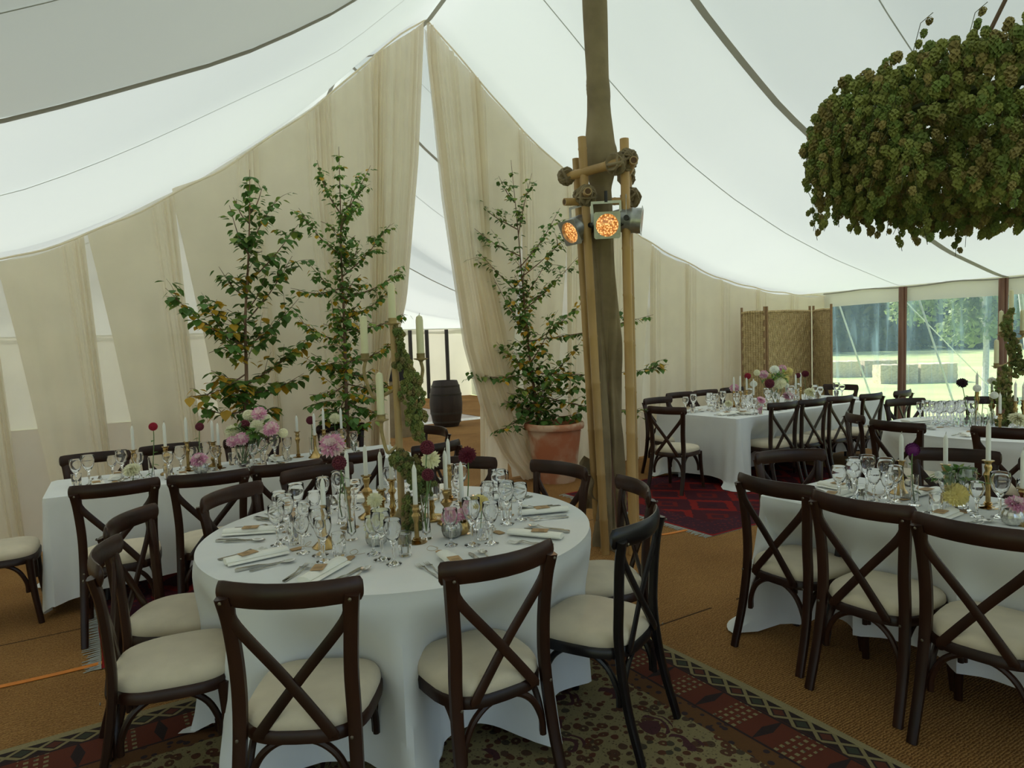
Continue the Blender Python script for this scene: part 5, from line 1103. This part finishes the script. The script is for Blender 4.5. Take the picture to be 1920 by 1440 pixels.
# ================================================================ HOPS
def hop_cone(b, p, s_, rr, k):
    ax = Vector((rr.uniform(-.5, .5), rr.uniform(-.5, .5), -1)).normalized(); x = ax.orthogonal().normalized(); y = ax.cross(x); p = Vector(p)
    vs_ = []; fs = []
    for q_ in range(4):
        n = 5; t = q_ / 4
        rad = [.36, .46, .40, .24][q_] * s_; z0 = (t * 1.0) * s_
        for i in range(n):
            a_ = 2 * PI * (i + .5 * (q_ % 2)) / n; c_, s2 = math.cos(a_), math.sin(a_); dr = x * c_ + y * s2; tn = y * c_ - x * s2; o = len(vs_)
            vs_ += [p + ax * (z0 - .12 * s_) + dr * rad * .35, p + ax * (z0 + .10 * s_) + dr * rad + tn * .27 * s_, p + ax * (z0 + .42 * s_) + dr * rad * .95, p + ax * (z0 + .10 * s_) + dr * rad - tn * .27 * s_]; fs.append((o, o + 1, o + 2, o + 3))
    b.add(vs_, fs, ['hop', 'hop', 'hop_b', 'hop_c'][k % 4])
M['hop_b'] = simple('green_hop', (.14, .19, .05), .8, var=.4, scale=5, trans=.15); M['hop_c'] = simple('brown_hop', (.23, .19, .07), .8, var=.4, scale=5, trans=.1)
def hops_chandelier():
    rr = random.Random(12); t = empty('hop_chandelier', (2.42, 3.12, 2.55), 0, 'huge round hanging garland of dried hops near the tent roof', 'hanging garland')
    b = MB(); b.sweep([(.62 * math.cos(2 * PI * i / 32), .50 * math.sin(2 * PI * i / 32), .02) for i in range(33)], .02, 'hop_core', 6); b.build('hoop', t)
    b = MB(); q_ = 0
    def zc(x): return 0
    for k in range(6800):
        a_ = rr.uniform(0, 2 * PI); rad = rr.random() ** .5
        x = .98 * rad * math.cos(a_); y = .78 * rad * math.sin(a_); th = math.sqrt(max(0, 1 - rad ** 2.4))
        top = .27 * th + .05 + .03 * (x > -.6) * min(1, (x + .6) / .5) + .05 * noise.noise(Vector((x * 4, y * 4, 0))); bot = -(.20 + .26 * th + .16 * noise.noise(Vector((x * 3.2, y * 3.2, 5))))
        u_ = rr.random(); u_ = .5 + (.5 - .5 * abs(2 * u_ - 1) ** 2.2) * (1 if u_ > .5 else -1) if False else u_
        z = bot + (top - bot) * (u_ ** .9)
        tilt = -.02 * x
        if rad < .7 and .25 < u_ < .75 and rr.random() < .6: continue
        hop_cone(b, (x, y, z + tilt), rr.uniform(.028, .046), rr, rr.randint(0, 99))
    for k in range(150):   # trailing sprays
        a_ = rr.uniform(0, 2 * PI); rad = rr.uniform(.6, 1.02); x = .98 * rad * math.cos(a_); y = .78 * rad * math.sin(a_); z = -.18 - .2 * (1 - rad); L = rr.uniform(.10, .40) * rr.uniform(.6, 1)
        if k < 16: a_ = PI + rr.uniform(-.5, .5); x = .98 * math.cos(a_); y = .78 * math.sin(a_); z = -.02
        pts = [Vector((x, y, z)), Vector((x + rr.uniform(-.03, .0), y, z - L * .5)), Vector((x + rr.uniform(-.07, .03), y, z - L))]; b.sweep(pts, .0015, 'hop_core', 4)
        for i in range(int(L * 34)):
            tq = i / (L * 34); p = pts[0].lerp(pts[2], tq); hop_cone(b, p + Vector((rr.uniform(-.03, .03), rr.uniform(-.03, .03), 0)), rr.uniform(.026, .038), rr, rr.randint(0, 99))
    for k in range(7):   # curling tips above
        x = -.75 + .22 * k; z = .18 + .12 * (1 - x * x); pts = [Vector((x, -.3, z - .05)), Vector((x + .03, -.3, z + .06)), Vector((x + .08, -.3, z + .10))]; b.sweep(pts, .0015, 'hop_core', 4)
        for i in range(4): hop_cone(b, pts[0].lerp(pts[2], i / 3.5), .03, rr, i)
    o = b.build('hops', t, smooth=False); o['kind'] = 'stuff'
    for k, (x, y) in enumerate(((-.45, -.1), (.5, -.3), (.1, .45))):
        b = MB(); b.sweep([(x, y, .05), (.25, 0, 1.32)], .006, 'thin_rope', 5); b.sweep([(x + .012, y, .05), (.255, 0, 1.32)], .004, 'thin_rope', 5); b.build('rope', t)
    b = MB(); b.sweep([(.25, 0, 1.32), (.25, 0, 1.62)], .008, 'thin_rope', 5); b.build('rope', t)
hops_chandelier()
def hop_garland(path, rad, n, label, seed):
    rr = random.Random(seed); pts = crv(path, 8); t = empty('hop_garland', pts[0], 0, label, 'hop garland', None); o0 = Vector(pts[0])
    b = MB(); b.sweep([p - o0 for p in pts], .004, 'hop_core', 5); b.build('bine', t); b = MB()
    for k in range(n):
        q_ = rr.random(); p = pts[int(q_ * (len(pts) - 1))] - o0; rd = lerp(q_, rad); d = Vector((rr.gauss(0, 1), rr.gauss(0, 1), rr.gauss(0, 1))).normalized() * rd * rr.random() ** .5
        hop_cone(b, p + d, rr.uniform(.020, .030), rr, rr.randint(0, 99))
    o = b.build('hops', t, smooth=False); o['kind'] = 'stuff'
CY = D_['cy']
# ================================================================ CANDELABRA
def candelabrum(base, top, arms, label, cl, mat='antique', pole_r=.017, church=.012, foot=True):
    bx = Vector(base); t = empty('tall_candelabra', bx, 0, label, 'candelabra'); tp = Vector(top) - bx
    b = MB(); b.lathe([(.085, 0), (.09, .012), (.07, .03), (.035, .05), (.022, .08)], mat, 20); b.build('base', t)
    b = MB(); b.sweep([(0, 0, .04), tp * .5 + Vector((.004, 0, 0)), tp], [pole_r, pole_r * 1.05, pole_r * .9], 'tan_pole' if mat == 'antique' else mat, 10); b.build('pole', t)
    def cup(p, pr):
        b = MB(); b.lathe([(.006, -.02), (.014, -.01), (.034, -.004), (.036, 0), (.02, .001), (.02, .022), (.0215, .024), (.019, .024), (.018, .004), (0, .004)], mat, 16, p); b.build('candle_cup', pr)
    cup(tp, t)
    for k, (h0, p, cc) in enumerate(arms):
        e = Vector(p) - bx; s_ = tp * (h0 / tp.z); mid = Vector(((s_.x + e.x * 1.0) / 2 + (e.x - s_.x) * .28, (s_.y + e.y) / 2, s_.z - .035)); e2 = e + Vector((0, 0, -.015))
        b = MB(); b.sweep(crv([s_, s_.lerp(mid, .5) + Vector((0, 0, -.01)), mid, e2.lerp(mid, .35) + Vector(((e.x - s_.x) * .12, 0, 0)), e2], 6), .0085, mat, 8); ar = b.build('arm', t); cup(e, ar)
    for k, (p, L, nm) in enumerate(cl):
        candle(p[0], p[1], p[2] + .006, L, .018, nm, None, 'wax_cream')
ct, cl_, cr_, cf = D_['c_ct'], D_['c_cl'], D_['c_cr'], D_['c_cf']
b0 = (D_['c_cb'][0], CY, TZ)
cl_ = [cl_[0], CY + .02, cl_[2]]; cr_ = [cr_[0], CY + .02, cr_[2]]; cf = [cf[0], CY - .08, cf[2]]; cbk = [-.40, CY + .16, 1.30]
W_ = 'of the hop-wrapped candelabra on the nearest table'
candelabrum(b0, ct, [(.66, cl_, 0), (.67, cr_, 0), (.40, cf, 0)], 'tall distressed gilt candelabra with three arms rising from the nearest round table, wrapped in hops',
  [(ct, .185, 'thick cream candle at the very top ' + W_), (cl_, .20, 'thick cream candle on the birch-side arm ' + W_), (cr_, .20, 'thick cream candle on the slit-side arm ' + W_), (cf, .215, 'thick cream candle on the low front arm ' + W_)])
X_ = lambda px, py, yy: None
hop_garland([(-.545, CY - .01, 1.71), (-.52, CY - .02, 1.67), (-.515, CY - .02, 1.60), (-.51, CY - .04, 1.52)], [(0, .02), (.5, .03), (1, .05)], 60, 'small tuft of hops under the top cup of the near candelabra', 1)
hop_garland([(-.505, CY - .0, 1.58), (-.475, CY - .02, 1.48), (-.47, CY - .03, 1.38), (-.455, CY - .03, 1.26), (-.44, CY - .03, 1.17)], [(0, .015), (.25, .03), (.5, .065), (.75, .05), (1, .015)], 250, 'drooping upper swag of green hops on the near candelabra', 2)
hop_garland([(-.58, CY - .03, 1.09), (-.53, CY - .05, 1.09), (-.47, CY - .06, 1.03), (-.435, CY - .06, .95), (-.45, CY - .06, .90)], [(0, .02), (.35, .06), (.7, .06), (1, .02)], 280, 'thick middle swag of green hops on the near candelabra', 3)
hop_garland([(-.51, CY - .05, .90), (-.50, CY - .07, .86), (-.49, CY - .08, .80), (-.47, CY - .09, .775)], [(0, .03), (.5, .045), (1, .025)], 120, 'lowest tuft of hops spilling onto the cloth at the candelabra foot', 4)
ox, oy = D_['o_cand']; o_b = (ox, oy, TZ)
def ap(k): return D_[k]
W2 = 'of the candelabra on the window table'
ot, ol1, ol2, or1, or2 = D_['o_top'], D_['o_l1'], D_['o_l2'], D_['o_r1'], D_['o_r2']
candelabrum(o_b, ot, [(.80, ol1, 0), (.55, ol2, 0), (.78, or1, 0), (.60, or2, 0)], 'tall distressed gilt candelabra on the table beside the clear window wall', [(ot, .2, 'thick cream candle at the very top ' + W2), (ol1, .2, 'thick cream candle on the upper lawn-side arm ' + W2), (ol2, .22, 'thick cream candle on the lower lawn-side arm ' + W2), (or1, .2, 'thick cream candle on the picture-edge upper arm ' + W2), (or2, .18, 'thick cream candle on the lower picture-edge arm ' + W2)])
hop_garland([Vector(o_b) + Vector((.0, -.03, 1.0)), Vector(o_b) + Vector((-.06, -.04, .85)), Vector(o_b) + Vector((.02, -.04, .66)), Vector(o_b) + Vector((.05, -.04, .52))], [(0, .02), (.4, .06), (1, .06)], 260, 'upper swag of hops on the window table candelabra', 5)
hop_garland([Vector(o_b) + Vector((-.06, -.04, .5)), Vector(o_b) + Vector((-.09, -.05, .36)), Vector(o_b) + Vector((-.07, -.05, .22)), Vector(o_b) + Vector((-.02, -.06, .1)), Vector(o_b) + Vector((-.14, -.06, .03))], [(0, .04), (.4, .08), (1, .05)], 300, 'lower swag of hops on the window table candelabra', 6)
hop_garland([Vector(o_b) + Vector((.03, -.03, .45)), Vector(o_b) + Vector((.14, -.04, .50)), Vector(o_b) + Vector((.26, -.04, .44))], [(0, .03), (.5, .05), (1, .05)], 110, 'side tuft of hops on the window table candelabra', 7)

# ================================================================ BIRCHES IN POTS
def pot(t, r, h):
    b = MB(); b.lathe([(r * .66, 0), (r * .68, .02), (r * .80, h * .45), (r * .90, h * .86), (r * .90, h * .89), (r * 1.0, h * .90), (r * 1.02, h * .93), (r * 1.02, h * .98), (r * .99, h), (r * .88, h), (r * .86, h * .9)], 'terracotta', 40); b.build('pot', t)
    b = MB(); b.lathe([(0, h * .88), (r * .87, h * .89)], 'soil', 24, cap=False); b.build('soil', t)
def birch(trunk, branches, base, label, seed, leafn, pr, ph, ylw=.12, size=.062, fill=30):
    rr = random.Random(seed); bs = Vector(base); t = empty('potted_birch', bs, 0, label, 'potted tree'); pot(t, pr, ph)
    tr = [Vector(p) - bs for p in trunk]; full = crv([Vector((tr[0].x * 1.0 + .0, tr[0].y, ph * .88))] + tr, 6) if tr[0].z > ph * .9 + .08 else crv(tr, 6)
    N = len(full); b = MB(); b.sweep(full, [.021 * (1 - k / N) + .0015 for k in range(N)], 'bark', 8); b.build('trunk', t)
    b = MB(); L = MB(); twigs = []
    allb = [(Vector(a_) - bs, Vector(e) - bs) for a_, e in branches]
    for a_, e in allb:
        mid = a_.lerp(e, .5) + Vector((rr.uniform(-.02, .02), rr.uniform(-.05, .05), -.05 if e.z < a_.z + .12 else -.035)); pts = crv([a_, mid, e], 9); ln = (e - a_).length
        b.sweep(pts, [.0075 * (1 - .8 * k / len(pts)) for k in range(len(pts))], 'bark', 5); twigs.append((pts, ln, .22))
        for q_ in range(int(ln * 7)):
            i = rr.randint(len(pts) // 4, len(pts) - 3); p = pts[i]; d = ((e - a_).normalized() * .7 + Vector((rr.uniform(-.8, .8), rr.uniform(-.6, .6), rr.uniform(-.5, .8)))).normalized(); l2 = rr.uniform(.12, .30) * min(1, ln * 1.6)
            sp = crv([p, p + d * l2 * .5 + Vector((0, 0, .01)), p + d * l2 + Vector((0, 0, -.03))], 4); b.sweep(sp, [.0028 * (1 - .7 * k / len(sp)) for k in range(len(sp))], 'bark', 4); twigs.append((sp, l2, 0))
    top = full[int(N * .5):]; twigs.append((top, 1.6, 0)); twigs.append((full[int(N * .85):], .5, 0))
    zmid = tr[0].z
    for q_ in range(fill):   # fine inner shoots off the trunk
        i = rr.randint(2, int(N * .75)); p = full[i]; a_ = rr.uniform(0, 6.28); l2 = rr.uniform(.15, .42) * (1.15 - i / N); e = p + Vector((math.cos(a_) * l2, math.sin(a_) * l2 * .7, rr.uniform(-.05, .28)))
        sp = crv([p, p.lerp(e, .5) + Vector((0, 0, .03)), e], 5); b.sweep(sp, .0024, 'bark', 4); twigs.append((sp, l2, .15))
    tot = sum(w_[1] for w_ in twigs)
    for pts, ln, st in twigs:
        n = max(2, int(leafn * ln / tot)); 
        for k in range(n):
            q_ = st + (1 - st) * (k + rr.random()) / n; i = min(len(pts) - 1, int(q_ * (len(pts) - 1))); p = pts[i]
            a_ = rr.uniform(0, 6.28); d = Vector((math.cos(a_), math.sin(a_) * .8, rr.uniform(-1.3, .1))); off = Vector((math.cos(a_), math.sin(a_), -.2)) * rr.uniform(.008, .055)
            zf = max(0, min(1, (p.z - .9) / 2.2)); yy = ylw * 1.9 * math.exp(-((zf - .3) / .3) ** 2) + .02
            c_ = 'leaf_yellow' if rr.random() < yy else ('leaf_light' if rr.random() < .18 else 'leaf'); leaf_blade(L, p + off, d, size * rr.uniform(.65, 1.15) * (1 - .35 * zf), c_, .95, .1)
    b.build('branches', t)['kind'] = 'stuff'; o = L.build('foliage', t, smooth=False); o['kind'] = 'stuff'
tl, tm, trr = D_['t_left'], D_['t_mid'], D_['t_right']
birch(tl, D_['b_left'], (tl[0][0] + .01, tl[0][1], 0), 'potted birch with broad green and yellow leaves behind the pink bouquet', 31, 1300, .30, .58, .14, .094, 40)
birch(tm, D_['b_mid'], (tm[0][0], tm[0][1], 0), 'tallest potted birch with fine dark leaves between bouquet and curtain slit', 32, 2600, .30, .58, .10, .068, 90)
birch(trr, D_['b_right'], (.47, 7.80, 0), 'birch in the big terracotta pot behind the bamboo tower', 33, 2700, .34, .68, .09, .078, 110)

# ================================================================ KING POLE AND BAMBOO TOWER
t = empty('king_pole', (.74, 5.22, 0), 0, 'thick tent pole wrapped in brown hessian rising through the bamboo tower', 'tent pole')
b = MB(); b.sweep([(0, 0, 0), (-.03, -.02, 5.65)], .055, 'post', 10); b.build('pole', t)
b = MB(); prof = [(0, .125), (.06, .12), (.2, .09), (.45, .08), (.8, .09), (1.1, .095), (1.35, .085), (1.6, .095), (1.9, .088), (2.2, .085), (2.45, .088), (2.75, .07), (2.85, .098), (3.0, .112), (3.12, .105), (3.3, .092), (3.9, .082), (4.6, .076), (5.6, .07)]
def wrap(i, j):
    a_ = 2 * PI * i; z = 5.6 * j; r_ = lerp(z, prof); lo = max(0, 1 - z / 2.6)
    r_ += .020 * lo * math.sin(3 * a_ + 2.2 * z + math.sin(z * 4)) + .020 * lo * (1 - abs(math.sin(2 * a_ + .9 * z + .5 * math.sin(3 * z)))) ** 3 * 1.6 + .012 * lo * math.sin(7 * a_ - 1.7 * z) + .006 * math.sin(2 * a_ + 5 * z) + (.014 * max(0, math.sin(a_ + 1.1 * z)) ** 6)
    for a0, ph_, dp in ((-1.75, 0, .034), (-1.15, 2, .026), (-2.6, 4, .024), (-.3, 1, .022)):
        da = math.atan2(math.sin(a_ - a0 - .35 * math.sin(2.3 * z + ph_)), math.cos(a_ - a0 - .35 * math.sin(2.3 * z + ph_))); r_ -= dp * lo ** .5 * math.exp(-(da / .14) ** 2)
    r_ += .012 * math.exp(-((z - 3.05 - .12 * math.sin(a_)) / .04) ** 2) + .006 * math.exp(-((z - 3.5 - .2 * math.sin(a_)) / .03) ** 2)
    return (-.03 * z / 5.65 + r_ * math.cos(a_), -.02 * z / 5.65 + r_ * math.sin(a_), z + .001)
b.grid(wrap, 96, 180, 'hessian', True); b.build('hessian_wrap', t)
b = MB(); b.grid(lambda i, j: (.0 + (i - .5) * .20 - .10 + .03 * math.sin(j * 13), .16 + .05 * math.sin(i * 7 + j * 5), .25 + .45 * j * (1 - .35 * i)), 14, 16, 'hessian'); b.build('loose_hessian', t)
TWR = 'of the bamboo tower round the tent pole'
t = empty('bamboo_tower', (.76, 5.2, 0), 0, 'square bamboo tower lashed with hessian round the tent pole, carrying spotlights', 'bamboo frame')
def cane(p0, p1, r_, name='bamboo_cane', nodes=.33):
    b = MB(); p0, p1 = Vector(p0) - t.location, Vector(p1) - t.location; L = (p1 - p0).length; n = max(2, int(L / nodes)); pts = []; rad = []; o = R.uniform(.1, .9)
    pts.append(p0); rad.append(r_)
    for k in range(n + 1):
        q_ = (k + o) / n
        if 0.02 < q_ < .98:
            for dq, kk in ((-.012 / L, 1), (0, 1.10), (.012 / L, 1)): pts.append(p0.lerp(p1, q_ + dq)); rad.append(r_ * kk)
    pts.append(p1); rad.append(r_)
    b.sweep(pts, rad, 'bamboo', 14, cap=False)
    d = (p1 - p0).normalized()
    for e, s_ in ((p0, 1), (p1, -1)):
        b.sweep([e, e + d * s_ * .035], r_ * .74, 'bamboo_in', 14, cap=True)
        # annular lip
        x = d.orthogonal().normalized(); y = d.cross(x); n_ = 14; vs_ = [e + (x * math.cos(2 * PI * i / n_) + y * math.sin(2 * PI * i / n_)) * rr_ for rr_ in (r_, r_ * .74) for i in range(n_)]
        b.add(vs_, [(i, (i + 1) % n_, n_ + (i + 1) % n_, n_ + i) for i in range(n_)], 'tan_pole')
    b.build(name, t)
cane((.66, 5.02, .0), (.575, 5.08, 3.10), .031); cane((.865, 5.00, .0), (.875, 5.02, 3.06), .033)
cane((.645, 5.36, .0), (.555, 5.36, 3.02), .028); cane((.95, 5.34, .0), (.955, 5.34, 2.95), .028)
cane((.42, 5.18, 2.83), (.83, 4.90, 2.865), .033, 'cross_cane'); cane((.94, 5.44, 2.86), (.915, 4.88, 2.87), .030, 'cross_cane')
cane((.585, 4.88, 2.665), (.60, 5.44, 2.70), .028, 'cross_cane'); cane((.43, 5.05, 2.63), (1.03, 5.36, 2.68), .028, 'cross_cane')
def lashing(c, s_, seed):
    rr = random.Random(seed); b = MB(); c = Vector(c) - t.location
    for k in range(9):
        ax = Vector((rr.uniform(-1, 1), rr.uniform(-1, 1), rr.uniform(-1, 1))).normalized(); x = ax.orthogonal().normalized(); y = ax.cross(x); o = ax * rr.uniform(-.02, .02)
        b.sweep([c + o + (x * math.cos(2 * PI * i / 18) + y * math.sin(2 * PI * i / 18)) * s_ * (1 + .08 * math.sin(i * 2 + k)) for i in range(19)], 1, 'hessian', sec=RSEC(.021, .008), up=ax)
    b.lathe([(0, -s_ * .9), (s_ * .7, -s_ * .55), (s_ * .85, 0), (s_ * .7, s_ * .55), (0, s_ * .9)], 'hessian', 14, c); b.build('hessian_lashing', t)
for k, c in enumerate([(.59, 5.05, 2.67), (.885, 4.98, 2.90), (.80, 4.95, 2.865), (.46, 5.16, 2.84), (.97, 5.33, 2.70), (.60, 5.34, 2.72), (.95, 5.38, 2.88)]): lashing(c, .058 if k not in (3,) else .045, k)
def spotlight(loc, aim, label, lit=True):
    tt = empty('spotlight', loc, 0, label, 'spotlight', 'spotlights on the bamboo tower'); q_ = Vector(aim).to_track_quat('Z', 'Y')
    def tr_(b): b.v = [tuple(q_ @ Vector(p)) for p in b.v]; return b
    b = MB(); b.lathe([(.03, -.22), (.055, -.21), (.07, -.17), (.088, -.12), (.09, -.06), (.093, -.055), (.093, -.04), (.09, -.035), (.092, .0), (.092, .02), (.084, .02), (.082, -.01)], 'lamp', 28, cap=False); b.lathe([(0, -.22), (.03, -.22)], 'lamp', 20, cap=False); tr_(b).build('housing', tt)
    b = MB(); b.lathe([(0, .014), (.04, .011), (.076, -.002), (.083, -.008)], 'lens', 24, cap=False); tr_(b).build('lens', tt)
    b = MB(); n_ = 28
    ci = [(.080 * math.cos(2 * PI * i / n_), .080 * math.sin(2 * PI * i / n_)) for i in range(n_)]; sq = [(max(-1, min(1, 1.42 * math.cos(2 * PI * i / n_))) * .094, max(-1, min(1, 1.42 * math.sin(2 * PI * i / n_))) * .094) for i in range(n_)]
    vs_ = [(x, y, z) for z in (.022, .026) for ring in (ci, sq) for x, y in ring]; fs = []
    for i in range(n_): k = (i + 1) % n_; fs += [(i, k, n_ + k, n_ + i), (2 * n_ + i, 3 * n_ + i, 3 * n_ + k, 2 * n_ + k), (n_ + i, n_ + k, 3 * n_ + k, 3 * n_ + i), (i, 2 * n_ + i, 2 * n_ + k, k)]
    b.add(vs_, fs, 'lamp'); tr_(b).build('gel_frame', tt, smooth=False)
    b = MB(); xx = q_ @ Vector((1, 0, 0)); xx.z = 0; xx.normalize(); cc = q_ @ Vector((0, 0, -.08))
    b.sweep([cc + xx * .10, cc + xx * .102 + Vector((0, 0, .16)), cc - xx * .102 + Vector((0, 0, .16)), cc - xx * .10], 1, 'lamp', sec=[(-.012, -.002), (.012, -.002), (.012, .002), (-.012, .002)], up=q_ @ Vector((0, 0, 1))); b.build('yoke', tt)
    b = MB()
    for s_ in (-1, 1): b.lathe([(0, 0), (.02, 0), (.018, .014), (.02, .02), (0, .02)], 'lamp_dark', 10, cc + xx * s_ * .10, ax=xx * s_)
    b.sweep([cc + Vector((0, 0, .16)), cc + Vector((0, 0, .24))], .012, 'lamp_dark', 8); b.build('clamp', tt)
    if lit:
        l = bpy.data.lights.new('spot_glow', 'SPOT'); l.energy = 14; l.spot_size = 1.2; l.color = (1, .55, .22); l.shadow_soft_size = .05; lo = bpy.data.objects.new('spot_glow', l); COL.objects.link(lo); lo.parent = tt; lo.location = q_ @ Vector((0, 0, .05)); lo.rotation_euler = (q_ @ Vector((0, 0, 1))).to_track_quat('-Z', 'Y').to_euler()
spotlight((.72, 4.92, 2.43), (-.10, -1, -.22), 'spotlight facing the viewer with glowing amber lens on the bamboo tower')
spotlight((.485, 5.10, 2.42), (-.8, -.55, -.45), 'spotlight at the birch side of the bamboo tower, tilted down')
spotlight((.965, 5.02, 2.47), (1, -.25, -.12), 'spotlight at the window side of the bamboo tower, seen in profile')
spotlight((.66, 5.50, 2.40), (-.3, .9, -.5), 'spotlight at the back of the bamboo tower, mostly hidden')

# ================================================================ WOVEN SCREEN
M['cane_post'] = simple('brown_cane', (.26, .15, .07), .6, var=.2)
t = empty('woven_screen', D_['scr1'][:2] + [0], 0, 'three-panel woven willow folding screen by the tent corner', 'folding screen')
def pan(p0, p1, lab_=''):
    a_ = Vector((p0[0], p0[1], 0)) - Vector((*D_['scr1'][:2], 0)); c_ = Vector((p1[0], p1[1], 0)) - Vector((*D_['scr1'][:2], 0)); zt = 1.93
    d = (c_ - a_); L = d.length; rz = math.atan2(d.y, d.x)
    b = MB(); nn = Vector((-math.sin(rz), math.cos(rz), 0))
    b.grid(lambda i, j: (L * (.03 + .94 * i), .012 * math.sin(i * L * 42) * math.cos(j * 75) - .012, .06 + (zt - .08) * j), int(L * 50), 60, 'wicker')
    b.grid(lambda i, j: (L * (.97 - .94 * i), .012 * math.sin(i * L * 42) * math.cos(j * 75) + .012, .06 + (zt - .08) * j), int(L * 30), 30, 'wicker')
    b.sweep([(.02, 0, zt - .01), (L * .5, 0, zt), (L - .02, 0, zt - .01)], .022, 'wicker', 8); b.sweep([(.02, 0, .07), (L - .02, 0, .07)], .022, 'wicker', 8)
    o = b.build('woven_panel', t, loc=a_, rz=rz)
    for x in (.02, L - .02): b = MB(); b.sweep([(x, 0, 0), (x, 0, zt + .07)], .017, 'cane_post', 8); b.build('frame_post', o)
s0, s1, s2, s3 = D_['scr0'], D_['scr1'], D_['scr2'], D_['scr3']
pan(s0, s1); pan(s1, s2); pan((s2[0] + .03, s2[1]), s3)
